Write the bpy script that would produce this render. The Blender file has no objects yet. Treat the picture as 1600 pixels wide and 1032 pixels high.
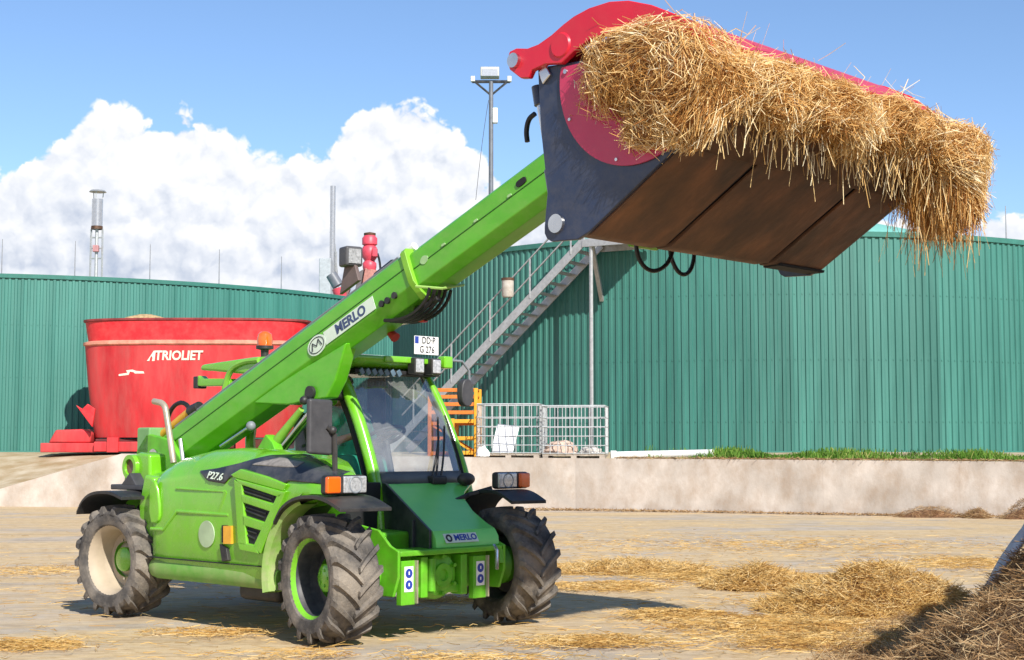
import bpy, bmesh, math, random
import numpy as np
from mathutils import Vector, Matrix, noise as mnoise
random.seed(7); rng = np.random.default_rng(7)
R_ = math.radians
scene = bpy.context.scene
col = scene.collection

# ------------------------------------------------------------------ camera
F_PX, HOR = 2333.0, 703.3
PITCH = math.atan((HOR - 516.0) / F_PX)
cam_d = bpy.data.cameras.new('camera'); cam = bpy.data.objects.new('camera', cam_d); col.objects.link(cam)
cam.location = (0, 0, 1.5); cam.rotation_euler = (math.pi / 2 + PITCH, 0, 0)
cam_d.sensor_width = 36.0; cam_d.lens = 36.0 * F_PX / 1600.0
cam_d.clip_start = 0.1; cam_d.clip_end = 12000
scene.camera = cam
# ------------------------------------------------------------------ light
SUN_AZ, SUN_EL = R_(155), R_(37.5)          # azimuth clockwise from +Y
sunv = Vector((math.sin(SUN_AZ) * math.cos(SUN_EL), math.cos(SUN_AZ) * math.cos(SUN_EL), math.sin(SUN_EL)))
world = bpy.data.worlds.new('World'); scene.world = world; world.use_nodes = True
wn = world.node_tree; bg = wn.nodes['Background']
sky = wn.nodes.new('ShaderNodeTexSky'); sky.sky_type = 'NISHITA'; sky.sun_disc = False
sky.sun_elevation = SUN_EL; sky.sun_rotation = SUN_AZ; sky.air_density = 0.85; sky.dust_density = 0.15; sky.ozone_density = 4.0
wn.links.new(sky.outputs[0], bg.inputs[0]); bg.inputs[1].default_value = 0.128
# cumulus bank round the horizon: billows from smooth cells, cut off along a skyline of cloud tops
def sky_clouds():
    N = wn.nodes; L = wn.links; tc = N.new('ShaderNodeTexCoord')
    grp = bpy.data.node_groups.new('billows', 'ShaderNodeTree')
    grp.interface.new_socket('Vector', in_out='INPUT', socket_type='NodeSocketVector'); grp.interface.new_socket('Height', in_out='OUTPUT', socket_type='NodeSocketFloat')
    gn, gl = grp.nodes, grp.links; gi = gn.new('NodeGroupInput'); go = gn.new('NodeGroupOutput')
    wz = gn.new('ShaderNodeTexNoise'); wz.noise_dimensions = '2D'; wz.inputs['Scale'].default_value = 34; wz.inputs['Detail'].default_value = 4; wz.inputs['Roughness'].default_value = 0.62; gl.new(gi.outputs[0], wz.inputs['Vector'])
    sb = gn.new('ShaderNodeVectorMath'); sb.operation = 'SUBTRACT'; sb.inputs[1].default_value = (0.5, 0.5, 0.5); gl.new(wz.outputs['Color'], sb.inputs[0])
    sc = gn.new('ShaderNodeVectorMath'); sc.operation = 'SCALE'; sc.inputs['Scale'].default_value = 0.022; gl.new(sb.outputs[0], sc.inputs[0])
    ad = gn.new('ShaderNodeVectorMath'); ad.operation = 'ADD'; gl.new(gi.outputs[0], ad.inputs[0]); gl.new(sc.outputs[0], ad.inputs[1])
    acc = None
    for s, w in ((24, 0.022), (52, 0.0165), (118, 0.0075), (260, 0.0020)):
        v = gn.new('ShaderNodeTexVoronoi'); v.voronoi_dimensions = '2D'; v.feature = 'SMOOTH_F1' if s < 100 else 'F1'; v.inputs['Scale'].default_value = s
        if s < 100: v.inputs['Smoothness'].default_value = 0.3
        gl.new(ad.outputs[0], v.inputs['Vector'])
        sq = gn.new('ShaderNodeMath'); sq.operation = 'POWER'; sq.inputs[1].default_value = 1.6; gl.new(v.outputs['Distance'], sq.inputs[0])
        m = gn.new('ShaderNodeMath'); m.operation = 'MULTIPLY_ADD'; m.inputs[1].default_value = -w; gl.new(sq.outputs[0], m.inputs[0])
        if acc: gl.new(acc, m.inputs[2])
        else: m.inputs[2].default_value = 0.0
        acc = m.outputs[0]
    gl.new(acc, go.inputs[0])
    def field(vec): g = N.new('ShaderNodeGroup'); g.node_tree = grp; L.new(vec, g.inputs[0]); return g.outputs[0]
    def math_(op, a, b=None, c=None, clamp=False):
        m = N.new('ShaderNodeMath'); m.operation = op; m.use_clamp = clamp
        for i, q in enumerate((a, b, c)):
            if q is None: continue
            if isinstance(q, (int, float)): m.inputs[i].default_value = q
            else: L.new(q, m.inputs[i])
        return m.outputs[0]
    def mapr(v, a, b, c, d, smooth=True):
        m = N.new('ShaderNodeMapRange'); m.interpolation_type = 'SMOOTHSTEP' if smooth else 'LINEAR'
        for i, q in enumerate((a, b, c, d)): m.inputs[i + 1].default_value = q
        L.new(v, m.inputs[0]); return m.outputs[0]
    d = tc.outputs['Generated']; sx = N.new('ShaderNodeSeparateXYZ'); L.new(d, sx.inputs[0])
    az = math_('ARCTAN2', sx.outputs[0], sx.outputs[1]); rho = math_('SQRT', math_('ADD', math_('MULTIPLY', sx.outputs[0], sx.outputs[0]), math_('MULTIPLY', sx.outputs[1], sx.outputs[1])))
    el = math_('DIVIDE', sx.outputs[2], rho)
    t = math_('MULTIPLY_ADD', az, 1 / (2 * math.pi), 0.5)
    cr = N.new('ShaderNodeValToRGB'); e = cr.color_ramp.elements; cr.color_ramp.interpolation = 'LINEAR'
    tops = [(-3.1416, 0.27), (-2.3, 0.30), (-1.6, 0.25), (-0.9, 0.24)]  # unseen cloud tops outside the view, raised to add fill light
    for x, y in CLOUD_TOPS:
        c_, s_ = math.cos(PITCH), math.sin(PITCH); v_ = -(y - 516) / F_PX; dx, dy, dz = (x - 800) / F_PX, c_ - v_ * s_, s_ + v_ * c_
        tops.append((math.atan2(dx, dy), dz / math.hypot(dx, dy)))
    tops += [(0.7, 0.22), (1.4, 0.26), (2.3, 0.30), (3.1416, 0.27)]  # unseen tops on the other side, raised for fill as well
    while len(e) < len(tops): e.new(0.5)
    for q, (a, h) in zip(e, tops): q.position = a / (2 * math.pi) + 0.5; q.color = (h / 0.4,) * 3 + (1,)
    L.new(t, cr.inputs[0]); top = math_('MULTIPLY', cr.outputs[0], 0.4)
    cv = N.new('ShaderNodeCombineXYZ'); L.new(az, cv.inputs[0]); L.new(el, cv.inputs[1]); d2 = cv.outputs[0]; B = field(d2)
    of = N.new('ShaderNodeVectorMath'); of.operation = 'ADD'; of.inputs[1].default_value = (0.005, 0.0085, 0.0); L.new(d2, of.inputs[0]); B2 = field(of.outputs[0])
    h = math_('ADD', math_('SUBTRACT', top, el), math_('ADD', B, 0.0125))
    mask = mapr(h, -0.0005, 0.0055, 0.0, 1.0)
    sh = math_('MULTIPLY', math_('SUBTRACT', B, B2), 30.0)
    edge = mapr(h, 0.0, 0.06, 0.10, 0.0)
    ln = N.new('ShaderNodeTexNoise'); ln.noise_dimensions = '2D'; ln.inputs['Scale'].default_value = 9; ln.inputs['Detail'].default_value = 3; L.new(d2, ln.inputs['Vector'])
    low = mapr(el, 0.115, 0.18, -0.30, 0.0); big = math_('MULTIPLY', math_('SUBTRACT', ln.outputs['Fac'], 0.5), 0.5)
    val = math_('ADD', math_('ADD', math_('ADD', sh, 0.80), edge), math_('ADD', low, big), clamp=True)
    rc = N.new('ShaderNodeValToRGB'); q = rc.color_ramp.elements; q[0].position = 0.0; q[0].color = (0.36, 0.42, 0.54, 1); q[1].position = 1.0; q[1].color = (0.80, 0.80, 0.81, 1); k = q.new(0.55); k.color = (0.62, 0.65, 0.71, 1); L.new(val, rc.inputs[0])
    b2 = N.new('ShaderNodeBackground'); b2.inputs[1].default_value = 1.0; L.new(rc.outputs[0], b2.inputs[0])
    mx = N.new('ShaderNodeMixShader'); L.new(mask, mx.inputs[0]); L.new(bg.outputs[0], mx.inputs[1]); L.new(b2.outputs[0], mx.inputs[2]); L.new(mx.outputs[0], N['World Output'].inputs[0])
world.cycles.sampling_method = 'MANUAL'; world.cycles.sample_map_resolution = 256
CLOUD_TOPS = [(-150, 300), (-40, 262), (5, 282), (35, 262), (60, 240), (104, 205), (116, 172), (150, 150), (200, 168), (275, 168), (322, 180), (346, 216), (400, 228), (460, 246), (508, 242), (545, 205), (556, 164), (610, 158), (660, 166), (692, 186), (722, 246), (760, 242), (860, 320), (1000, 375)]
CLOUD_TOPS = CLOUD_TOPS[:22] + [(900, 330), (1560, 345)]
sky_clouds()
sl = bpy.data.lights.new('sun', 'SUN'); sl.energy = 5.0; sl.angle = R_(0.53); sl.color = (1.0, 0.955, 0.88)
so = bpy.data.objects.new('sun', sl); col.objects.link(so); so.location = (10, -10, 20)
so.rotation_euler = sunv.to_track_quat('Z', 'Y').to_euler()
scene.view_settings.view_transform = 'Standard'; scene.view_settings.look = 'None'
scene.view_settings.exposure = 0.45; scene.view_settings.gamma = 1.0

# ------------------------------------------------------------------ materials
def mat(name, c, rough=0.5, metal=0.0, var=0.12, scale=6.0, bump=0.0, bscale=60.0, coat=0.0, dirt=None, dirt_amt=0.0, dirt_scale=3.0, alt=None, alt_w=0.5, stretch=None, spec=0.5, objrand=0.0):
    m = bpy.data.materials.new(name); m.use_nodes = True
    nt = m.node_tree; N = nt.nodes; L = nt.links; b = N['Principled BSDF']
    b.inputs['Roughness'].default_value = rough; b.inputs['Metallic'].default_value = metal
    b.inputs['Coat Weight'].default_value = coat; b.inputs['Coat Roughness'].default_value = 0.12
    b.inputs['Specular IOR Level'].default_value = spec
    tc = N.new('ShaderNodeTexCoord'); src = tc.outputs['Object']
    if stretch:
        mp = N.new('ShaderNodeMapping'); mp.inputs['Scale'].default_value = stretch; L.new(src, mp.inputs[0]); src = mp.outputs[0]
    def noise(sc, det=6.0, ro=0.6):
        n = N.new('ShaderNodeTexNoise'); n.inputs['Scale'].default_value = sc; n.inputs['Detail'].default_value = det
        n.inputs['Roughness'].default_value = ro; L.new(src, n.inputs['Vector']); return n.outputs['Fac']
    def ramp(fac, a, bb, p0=0.35, p1=0.65):
        r = N.new('ShaderNodeValToRGB'); r.color_ramp.elements[0].position = p0; r.color_ramp.elements[1].position = p1
        r.color_ramp.elements[0].color = (*a, 1); r.color_ramp.elements[1].color = (*bb, 1); L.new(fac, r.inputs[0]); return r.outputs[0]
    lo = tuple(x * (1 - var) for x in c); hi = tuple(min(1, x * (1 + var)) for x in (alt or c))
    colr = ramp(noise(scale), lo, hi, 0.5 - alt_w * 0.3, 0.5 + alt_w * 0.3)
    if dirt:
        mx = N.new('ShaderNodeMix'); mx.data_type = 'RGBA'
        f = ramp(noise(dirt_scale, 9.0, 0.7), (0, 0, 0), (dirt_amt,) * 3, 0.42, 0.72)
        L.new(f, mx.inputs[0]); L.new(colr, mx.inputs[6]); mx.inputs[7].default_value = (*dirt, 1); colr = mx.outputs[2]
        rr = N.new('ShaderNodeMapRange'); rr.inputs[3].default_value = rough; rr.inputs[4].default_value = min(1, rough + 0.35)
        L.new(f, rr.inputs[0]); L.new(rr.outputs[0], b.inputs['Roughness'])
    if objrand:
        oi = N.new('ShaderNodeObjectInfo'); hv = N.new('ShaderNodeHueSaturation'); mr = N.new('ShaderNodeMapRange'); mr.inputs[3].default_value = 1 - objrand; mr.inputs[4].default_value = 1 + objrand
        L.new(oi.outputs['Random'], mr.inputs[0]); L.new(mr.outputs[0], hv.inputs['Value']); L.new(colr, hv.inputs['Color']); colr = hv.outputs[0]
    L.new(colr, b.inputs['Base Color'])
    if bump:
        bp = N.new('ShaderNodeBump'); bp.inputs['Strength'].default_value = bump; bp.inputs['Distance'].default_value = 0.02
        L.new(noise(bscale), bp.inputs['Height']); L.new(bp.outputs[0], b.inputs['Normal'])
    return m
DUST = (0.42, 0.34, 0.22)
G = mat('green_paint', (0.150, 0.47, 0.010), 0.25, var=0.08, scale=2.0, coat=0.6, dirt=DUST, dirt_amt=0.17, dirt_scale=7)
GB = mat('boom_green_paint', (0.090, 0.40, 0.006), 0.33, var=0.09, scale=3.0, coat=0.3, dirt=(0.3, 0.46, 0.12), dirt_amt=0.26, dirt_scale=4.5, stretch=(1, 1, 1.6))
GC = mat('front_green_shadow_lift', (0.18, 0.70, 0.13), 0.3, var=0.06, scale=3.0, coat=0.2, dirt=DUST, dirt_amt=0.12)  # green lightened in the colour itself to offset the bucket's shadow on the hood
GF = mat('frame_green_paint', (0.105, 0.42, 0.014), 0.42, var=0.15, scale=8.0, dirt=(0.25, 0.22, 0.06), dirt_amt=0.25, dirt_scale=7)
BLK = mat('black_plastic', (0.016, 0.017, 0.02), 0.5, var=0.2, dirt=DUST, dirt_amt=0.10)
BLKP = mat('black_panel', (0.022, 0.026, 0.034), 0.3, var=0.15, dirt=(0.3, 0.28, 0.26), dirt_amt=0.25, dirt_scale=5)
DRK = mat('dark_interior', (0.012, 0.012, 0.014), 0.8)
RUB = mat('rubber', (0.095, 0.087, 0.08), 0.88, var=0.35, scale=7, bump=0.4, bscale=70, dirt=(0.34, 0.29, 0.23), dirt_amt=0.95, dirt_scale=3.0, spec=0.2)
HOSE = mat('hose_rubber', (0.01, 0.01, 0.011), 0.5)
RIMD = mat('rim_dark', (0.03, 0.034, 0.045), 0.5, var=0.3, dirt=DUST, dirt_amt=0.2)
RIMB = mat('rim_beige', (0.44, 0.36, 0.26), 0.6, var=0.15, dirt=(0.2, 0.15, 0.1), dirt_amt=0.3)
CHR = mat('steel', (0.62, 0.62, 0.62), 0.25, 1.0, var=0.08)
GALV = mat('galvanised_steel', (0.45, 0.46, 0.46), 0.42, 0.55, var=0.15, scale=12, dirt=(0.25, 0.24, 0.22), dirt_amt=0.3)
EXH = mat('exhaust_steel', (0.42, 0.36, 0.27), 0.4, 0.4, var=0.2)
WHT = mat('white_paint', (0.78, 0.78, 0.76), 0.45, var=0.05)
LENS = mat('lamp_lens', (0.50, 0.51, 0.52), 0.10, 0.35, var=0.3, scale=45, coat=0.8)
ORG = mat('orange_lens', (0.75, 0.12, 0.008), 0.18, var=0.1, coat=0.6)
YEL = mat('yellow_paint', (0.72, 0.36, 0.03), 0.45, var=0.15)
NAVY = mat('navy_paint', (0.014, 0.027, 0.068), 0.36, var=0.15, scale=4, dirt=(0.13, 0.12, 0.11), dirt_amt=0.3, dirt_scale=9, coat=0.2)
RED = mat('red_paint', (0.62, 0.008, 0.030), 0.36, var=0.06, scale=2, coat=0.3, dirt=(0.4, 0.2, 0.12), dirt_amt=0.1)
DISC = mat('crimson_disc_paint', (0.50, 0.020, 0.085), 0.36, var=0.06, scale=2, coat=0.2, dirt=(0.5, 0.2, 0.2), dirt_amt=0.15)
RUST = mat('worn_steel', (0.105, 0.068, 0.047), 0.5, 0.2, var=0.45, scale=2.6, alt=(0.19, 0.08, 0.036), alt_w=0.8, bump=0.15, bscale=20, dirt=(0.07, 0.062, 0.055), dirt_amt=0.75, dirt_scale=2.0, stretch=(0.8, 1.6, 0.8))
RUSTD = mat('worn_steel_edge', (0.11, 0.055, 0.03), 0.6, 0.3, var=0.4, scale=5)
GRY = mat('grey_housing', (0.20, 0.22, 0.24), 0.5, var=0.1)
MIR = mat('mirror_casing', (0.045, 0.045, 0.05), 0.5, var=0.15, dirt=(0.3, 0.28, 0.26), dirt_amt=0.1)
BLUE = mat('blue_print', (0.02, 0.05, 0.32), 0.4, var=0.05)
INK = mat('dark_print', (0.02, 0.022, 0.03), 0.5, var=0.05)
PRW = mat('pale_print', (0.62, 0.72, 0.60), 0.5, var=0.06)
def glass_mat(name='cab_glass', tint=(0.82, 0.87, 0.87), h0=0.12, h1=0.34, add=0.16):
    m = bpy.data.materials.new(name); m.use_nodes = True; nt = m.node_tree; N = nt.nodes; L = nt.links
    out = N['Material Output']; N.remove(N['Principled BSDF'])
    t = N.new('ShaderNodeBsdfTransparent'); t.inputs[0].default_value = (*tint, 1)
    clear = add < 0.02; g = N.new('ShaderNodeBsdfGlossy'); g.inputs['Roughness'].default_value = 0.03; g.inputs[0].default_value = (1, 1, 1, 1)
    d = N.new('ShaderNodeBsdfDiffuse'); d.inputs[0].default_value = (0.55, 0.55, 0.52, 1)
    n = N.new('ShaderNodeTexNoise'); n.inputs['Scale'].default_value = 5; n.inputs['Detail'].default_value = 8
    mr = N.new('ShaderNodeMapRange'); mr.inputs[1].default_value = 0.3; mr.inputs[2].default_value = 0.75; mr.inputs[3].default_value = h0; mr.inputs[4].default_value = h1
    L.new(n.outputs['Fac'], mr.inputs[0])
    m1 = N.new('ShaderNodeMixShader'); L.new(mr.outputs[0], m1.inputs[0]); L.new(t.outputs[0], m1.inputs[1]); L.new(d.outputs[0], m1.inputs[2])
    lw = N.new('ShaderNodeLayerWeight'); lw.inputs['Blend'].default_value = 0.5
    pw = N.new('ShaderNodeMath'); pw.operation = 'POWER'; pw.inputs[1].default_value = 4.0; L.new(lw.outputs['Facing'], pw.inputs[0])
    mm = N.new('ShaderNodeMath'); mm.operation = 'MULTIPLY_ADD'; mm.inputs[1].default_value = 0.9; mm.inputs[2].default_value = 0.04 + add; L.new(pw.outputs[0], mm.inputs[0])
    m2 = N.new('ShaderNodeMixShader'); L.new(mm.outputs[0], m2.inputs[0]); L.new(m1.outputs[0], m2.inputs[1]); L.new(g.outputs[0], m2.inputs[2])
    L.new(m2.outputs[0], out.inputs[0]); return m
GLS = glass_mat(); GLC = glass_mat('clear_glass', (0.95, 0.97, 0.96), 0.0, 0.02, -0.01)
def straw_mat(name, cols, rough=0.7, trans=0.25):
    m = bpy.data.materials.new(name); m.use_nodes = True; nt = m.node_tree; N = nt.nodes; L = nt.links
    out = N['Material Output']; b = N['Principled BSDF']; b.inputs['Roughness'].default_value = rough; b.inputs['Specular IOR Level'].default_value = 0.3
    a = N.new('ShaderNodeAttribute'); a.attribute_name = 'tint'
    r = N.new('ShaderNodeValToRGB'); e = r.color_ramp.elements
    while len(e) < len(cols): e.new(0.5)
    for i, c in enumerate(cols): e[i].position = i / (len(cols) - 1); e[i].color = (*c, 1)
    L.new(a.outputs['Fac'], r.inputs[0]); L.new(r.outputs[0], b.inputs['Base Color'])
    t = N.new('ShaderNodeBsdfTranslucent'); L.new(r.outputs[0], t.inputs[0])
    mx = N.new('ShaderNodeMixShader'); mx.inputs[0].default_value = trans; L.new(b.outputs[0], mx.inputs[1]); L.new(t.outputs[0], mx.inputs[2])
    L.new(mx.outputs[0], out.inputs[0]); return m
STRAW = straw_mat('straw', [(0.34, 0.13, 0.028), (0.68, 0.38, 0.11), (0.87, 0.64, 0.30), (0.95, 0.85, 0.60)])
STRAWG = straw_mat('straw_litter', [(0.38, 0.19, 0.05), (0.60, 0.37, 0.11), (0.70, 0.49, 0.20), (0.82, 0.65, 0.36)])
STRAWB = straw_mat('brown_straw', [(0.13, 0.065, 0.028), (0.30, 0.17, 0.07), (0.46, 0.30, 0.15), (0.62, 0.48, 0.28)])
GRASS = straw_mat('grass', [(0.06, 0.14, 0.015), (0.11, 0.25, 0.025), (0.20, 0.34, 0.05), (0.40, 0.38, 0.12)], trans=0.35)
STRAWC = mat('straw_core', (0.22, 0.095, 0.025), 0.9, var=0.5, scale=14, bump=0.6, bscale=40)

# ------------------------------------------------------------------ mesh builder
def finish(o, parent=None):
    col.objects.link(o)
    if parent is not None: o.parent = parent
    return o
class MB:
    def __init__(s): s.v = []; s.f = []
    def add(s, v, f):
        o = len(s.v); s.v += [tuple(p) for p in v]; s.f += [tuple(i + o for i in q) for q in f]; return s
    def box(s, c, sz, rot=None):
        hx, hy, hz = sz[0] / 2, sz[1] / 2, sz[2] / 2
        vs = [Vector((x, y, z)) for x in (-hx, hx) for y in (-hy, hy) for z in (-hz, hz)]
        if rot is not None: vs = [rot @ p for p in vs]
        c = Vector(c)
        return s.add([p + c for p in vs], [(0, 1, 3, 2), (4, 6, 7, 5), (0, 4, 5, 1), (2, 3, 7, 6), (0, 2, 6, 4), (1, 5, 7, 3)])
    def mm(s, x0, x1, y0, y1, z0, z1): return s.box(((x0 + x1) / 2, (y0 + y1) / 2, (z0 + z1) / 2), (x1 - x0, y1 - y0, z1 - z0))
    def prism(s, poly, d0, d1, plane='xz'):
        n = len(poly)
        def P(a, b, d): return {'xz': (a, d, b), 'yz': (d, a, b), 'xy': (a, b, d)}[plane]
        v = [P(a, b, d0) for a, b in poly] + [P(a, b, d1) for a, b in poly]
        f = [tuple(range(n)), tuple(range(2 * n - 1, n - 1, -1))] + [(i, (i + 1) % n, n + (i + 1) % n, n + i) for i in range(n)]
        return s.add(v, f)
    def tube(s, path, r, n=8, caps=True, closed=False):
        P = [Vector(p) for p in path]; m = len(P); rs = r if isinstance(r, (list, tuple)) else [r] * m
        up = None; v = []; f = []
        for i in range(m):
            t = (P[(i + 1) % m] - P[i - 1]) if (closed or 0 < i < m - 1) else (P[1] - P[0] if i == 0 else P[-1] - P[-2])
            t.normalize()
            if up is None: up = t.orthogonal().normalized()
            up = (up - t * up.dot(t)).normalized(); w = t.cross(up)
            for k in range(n):
                a = 2 * math.pi * k / n; v.append(P[i] + (up * math.cos(a) + w * math.sin(a)) * rs[i])
        for i in range(m if closed else m - 1):
            j = (i + 1) % m
            for k in range(n): f.append((i * n + k, i * n + (k + 1) % n, j * n + (k + 1) % n, j * n + k))
        if caps and not closed: f.append(tuple(range(n - 1, -1, -1))); f.append(tuple(range((m - 1) * n, m * n)))
        return s.add(v, f)
    def lathe(s, prof, n=32, c=(0, 0, 0), axis='y', closed=False, a0=0.0, a1=2 * math.pi):
        c = Vector(c); full = abs(a1 - a0 - 2 * math.pi) < 1e-6; m = len(prof); v = []; f = []
        cols = n if full else n + 1
        for k in range(cols):
            a = a0 + (a1 - a0) * k / n; sa, ca = math.sin(a), math.cos(a)
            for r, h in prof:
                p = {'y': (r * sa, h, r * ca), 'x': (h, r * sa, r * ca), 'z': (r * sa, r * ca, h)}[axis]; v.append(Vector(p) + c)
        for k in range(n):
            k2 = (k + 1) % cols
            for i in range(m if closed else m - 1):
                j = (i + 1) % m; f.append((k * m + i, k * m + j, k2 * m + j, k2 * m + i))
        return s.add(v, f)
    def loft(s, rings, caps=True):
        m = len(rings[0]); v = [p for r in rings for p in r]; f = []
        for i in range(len(rings) - 1):
            for k in range(m): f.append((i * m + k, i * m + (k + 1) % m, (i + 1) * m + (k + 1) % m, (i + 1) * m + k))
        if caps: f.append(tuple(range(m - 1, -1, -1))); f.append(tuple(range((len(rings) - 1) * m, len(rings) * m)))
        return s.add(v, f)
    def sphere(s, c, r, nu=16, nv=10, sc=(1, 1, 1)):
        prof = [(max(1e-4, r * math.sin(math.pi * i / nv)), -r * math.cos(math.pi * i / nv)) for i in range(nv + 1)]
        o = len(s.v); s.lathe(prof, nu, (0, 0, 0), 'z')
        for i in range(o, len(s.v)): p = s.v[i]; s.v[i] = (p[0] * sc[0] + c[0], p[1] * sc[1] + c[1], p[2] * sc[2] + c[2])
        return s
    def mesh(s, name, m, recalc=True, smooth=True, angle=40):
        me = bpy.data.meshes.new(name); me.from_pydata(s.v, [], s.f)
        if recalc:
            b = bmesh.new(); b.from_mesh(me); bmesh.ops.recalc_face_normals(b, faces=b.faces); b.to_mesh(me); b.free()
        if smooth:
            me.polygons.foreach_set('use_smooth', [True] * len(me.polygons)); me.set_sharp_from_angle(angle=R_(angle))
        if m: me.materials.append(m)
        return me
    def build(s, name, m, parent=None, bevel=0.0, seg=2, **k):
        me = s.mesh(name, m, angle=(180 if bevel else 40), **k); o = finish(bpy.data.objects.new(name, me), parent)
        if bevel:
            bv = o.modifiers.new('bevel', 'BEVEL'); bv.width = bevel; bv.segments = seg; bv.limit_method = 'ANGLE'; bv.angle_limit = R_(35)
            w = o.modifiers.new('wn', 'WEIGHTED_NORMAL'); w.keep_sharp = True
        return o
def inst(name, me, parent, loc=(0, 0, 0), rot=(0, 0, 0)):
    o = bpy.data.objects.new(name, me); o.location = loc; o.rotation_euler = rot; return finish(o, parent)
def tag(o, label=None, cat=None, group=None, kind=None):
    if label: o['label'] = label
    if cat: o['category'] = cat
    if group: o['group'] = group
    if kind: o['kind'] = kind
    return o
def empty(name, loc=(0, 0, 0), rz=0.0, parent=None):
    o = bpy.data.objects.new(name, None); o.location = loc; o.rotation_euler = (0, 0, rz); o.empty_display_size = 0.2; return finish(o, parent)
def text_obj(name, txt, size, m, parent, matrix, extrude=0.002, shear=0.0, bold=0.0, sx=1.0):
    cu = bpy.data.curves.new(name, 'FONT'); cu.body = txt; cu.size = size; cu.extrude = extrude; cu.align_x = 'CENTER'; cu.align_y = 'CENTER'; cu.shear = shear; cu.offset = bold
    cu.resolution_u = 3
    t = bpy.data.objects.new(name, cu); col.objects.link(t)
    me = bpy.data.meshes.new_from_object(t.evaluated_get(bpy.context.evaluated_depsgraph_get())); me.name = name
    bpy.data.objects.remove(t); bpy.data.curves.remove(cu)
    me.transform(matrix @ Matrix.Diagonal((sx, 1, 1, 1))); me.materials.clear(); me.materials.append(m)
    return finish(bpy.data.objects.new(name, me), parent)
def frame(origin, xdir, ydir):
    x = Vector(xdir).normalized(); y = Vector(ydir); y = (y - x * y.dot(x)).normalized(); z = x.cross(y); o = Vector(origin)
    return Matrix(((x.x, y.x, z.x, o.x), (x.y, y.y, z.y, o.y), (x.z, y.z, z.z, o.z), (0, 0, 0, 1)))
def bez(p0, p1, p2, p3, n=12):
    p0, p1, p2, p3 = map(Vector, (p0, p1, p2, p3)); out = []
    for i in range(n + 1):
        t = i / n; u = 1 - t; out.append(p0 * u ** 3 + p1 * 3 * u * u * t + p2 * 3 * u * t * t + p3 * t ** 3)
    return out
def smooth_poly(pts, it=2, closed=True):
    P = [tuple(p) for p in pts]
    for _ in range(it):
        Q = []; n = len(P)
        for i in range(n if closed else n - 1):
            a, b = P[i], P[(i + 1) % n]
            Q.append(tuple(0.75 * x + 0.25 * y for x, y in zip(a, b))); Q.append(tuple(0.25 * x + 0.75 * y for x, y in zip(a, b)))
        P = Q if closed else [P[0]] + Q + [P[-1]]
    return P
def strands(name, pos, dr, length, width, bend, tint, m, parent=None):
    """many thin folded straws: V section, 3 stations each"""
    n = len(pos); dr = dr / np.maximum(1e-6, np.linalg.norm(dr, axis=1, keepdims=True))
    rv = rng.normal(size=(n, 3)); s1 = np.cross(dr, rv); s1 /= np.maximum(1e-6, np.linalg.norm(s1, axis=1, keepdims=True)); s2 = np.cross(dr, s1)
    V = np.empty((n, 3, 3, 3)); length = length[:, None]; width = np.broadcast_to(width, (n,))[:, None]
    for k, t in enumerate((-0.5, 0.0, 0.5)):
        c = pos + dr * length * t + bend * (t * t * 4 - 0.5) * 0.5
        w = width * (1.0 if k == 1 else 0.75)
        V[:, k, 0] = c - s1 * w * 0.5; V[:, k, 1] = c + s2 * w * 0.35; V[:, k, 2] = c + s1 * w * 0.5
    base = (np.arange(n) * 9)[:, None, None]
    q = np.array([[0, 1, 4, 3], [1, 2, 5, 4], [3, 4, 7, 6], [4, 5, 8, 7]])[None]
    Fq = (base + q).reshape(-1)
    me = bpy.data.meshes.new(name); nv = n * 9; nf = n * 4
    me.vertices.add(nv); me.vertices.foreach_set('co', V.reshape(-1)); me.loops.add(nf * 4); me.loops.foreach_set('vertex_index', Fq.astype(np.int32))
    me.polygons.add(nf); me.polygons.foreach_set('loop_start', np.arange(nf, dtype=np.int32) * 4)
    at = me.attributes.new('tint', 'FLOAT', 'POINT'); at.data.foreach_set('value', np.repeat(np.clip(tint, 0, 1), 9).astype(np.float32))
    me.update(calc_edges=True); me.materials.append(m)
    return finish(bpy.data.objects.new(name, me), parent)
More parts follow.
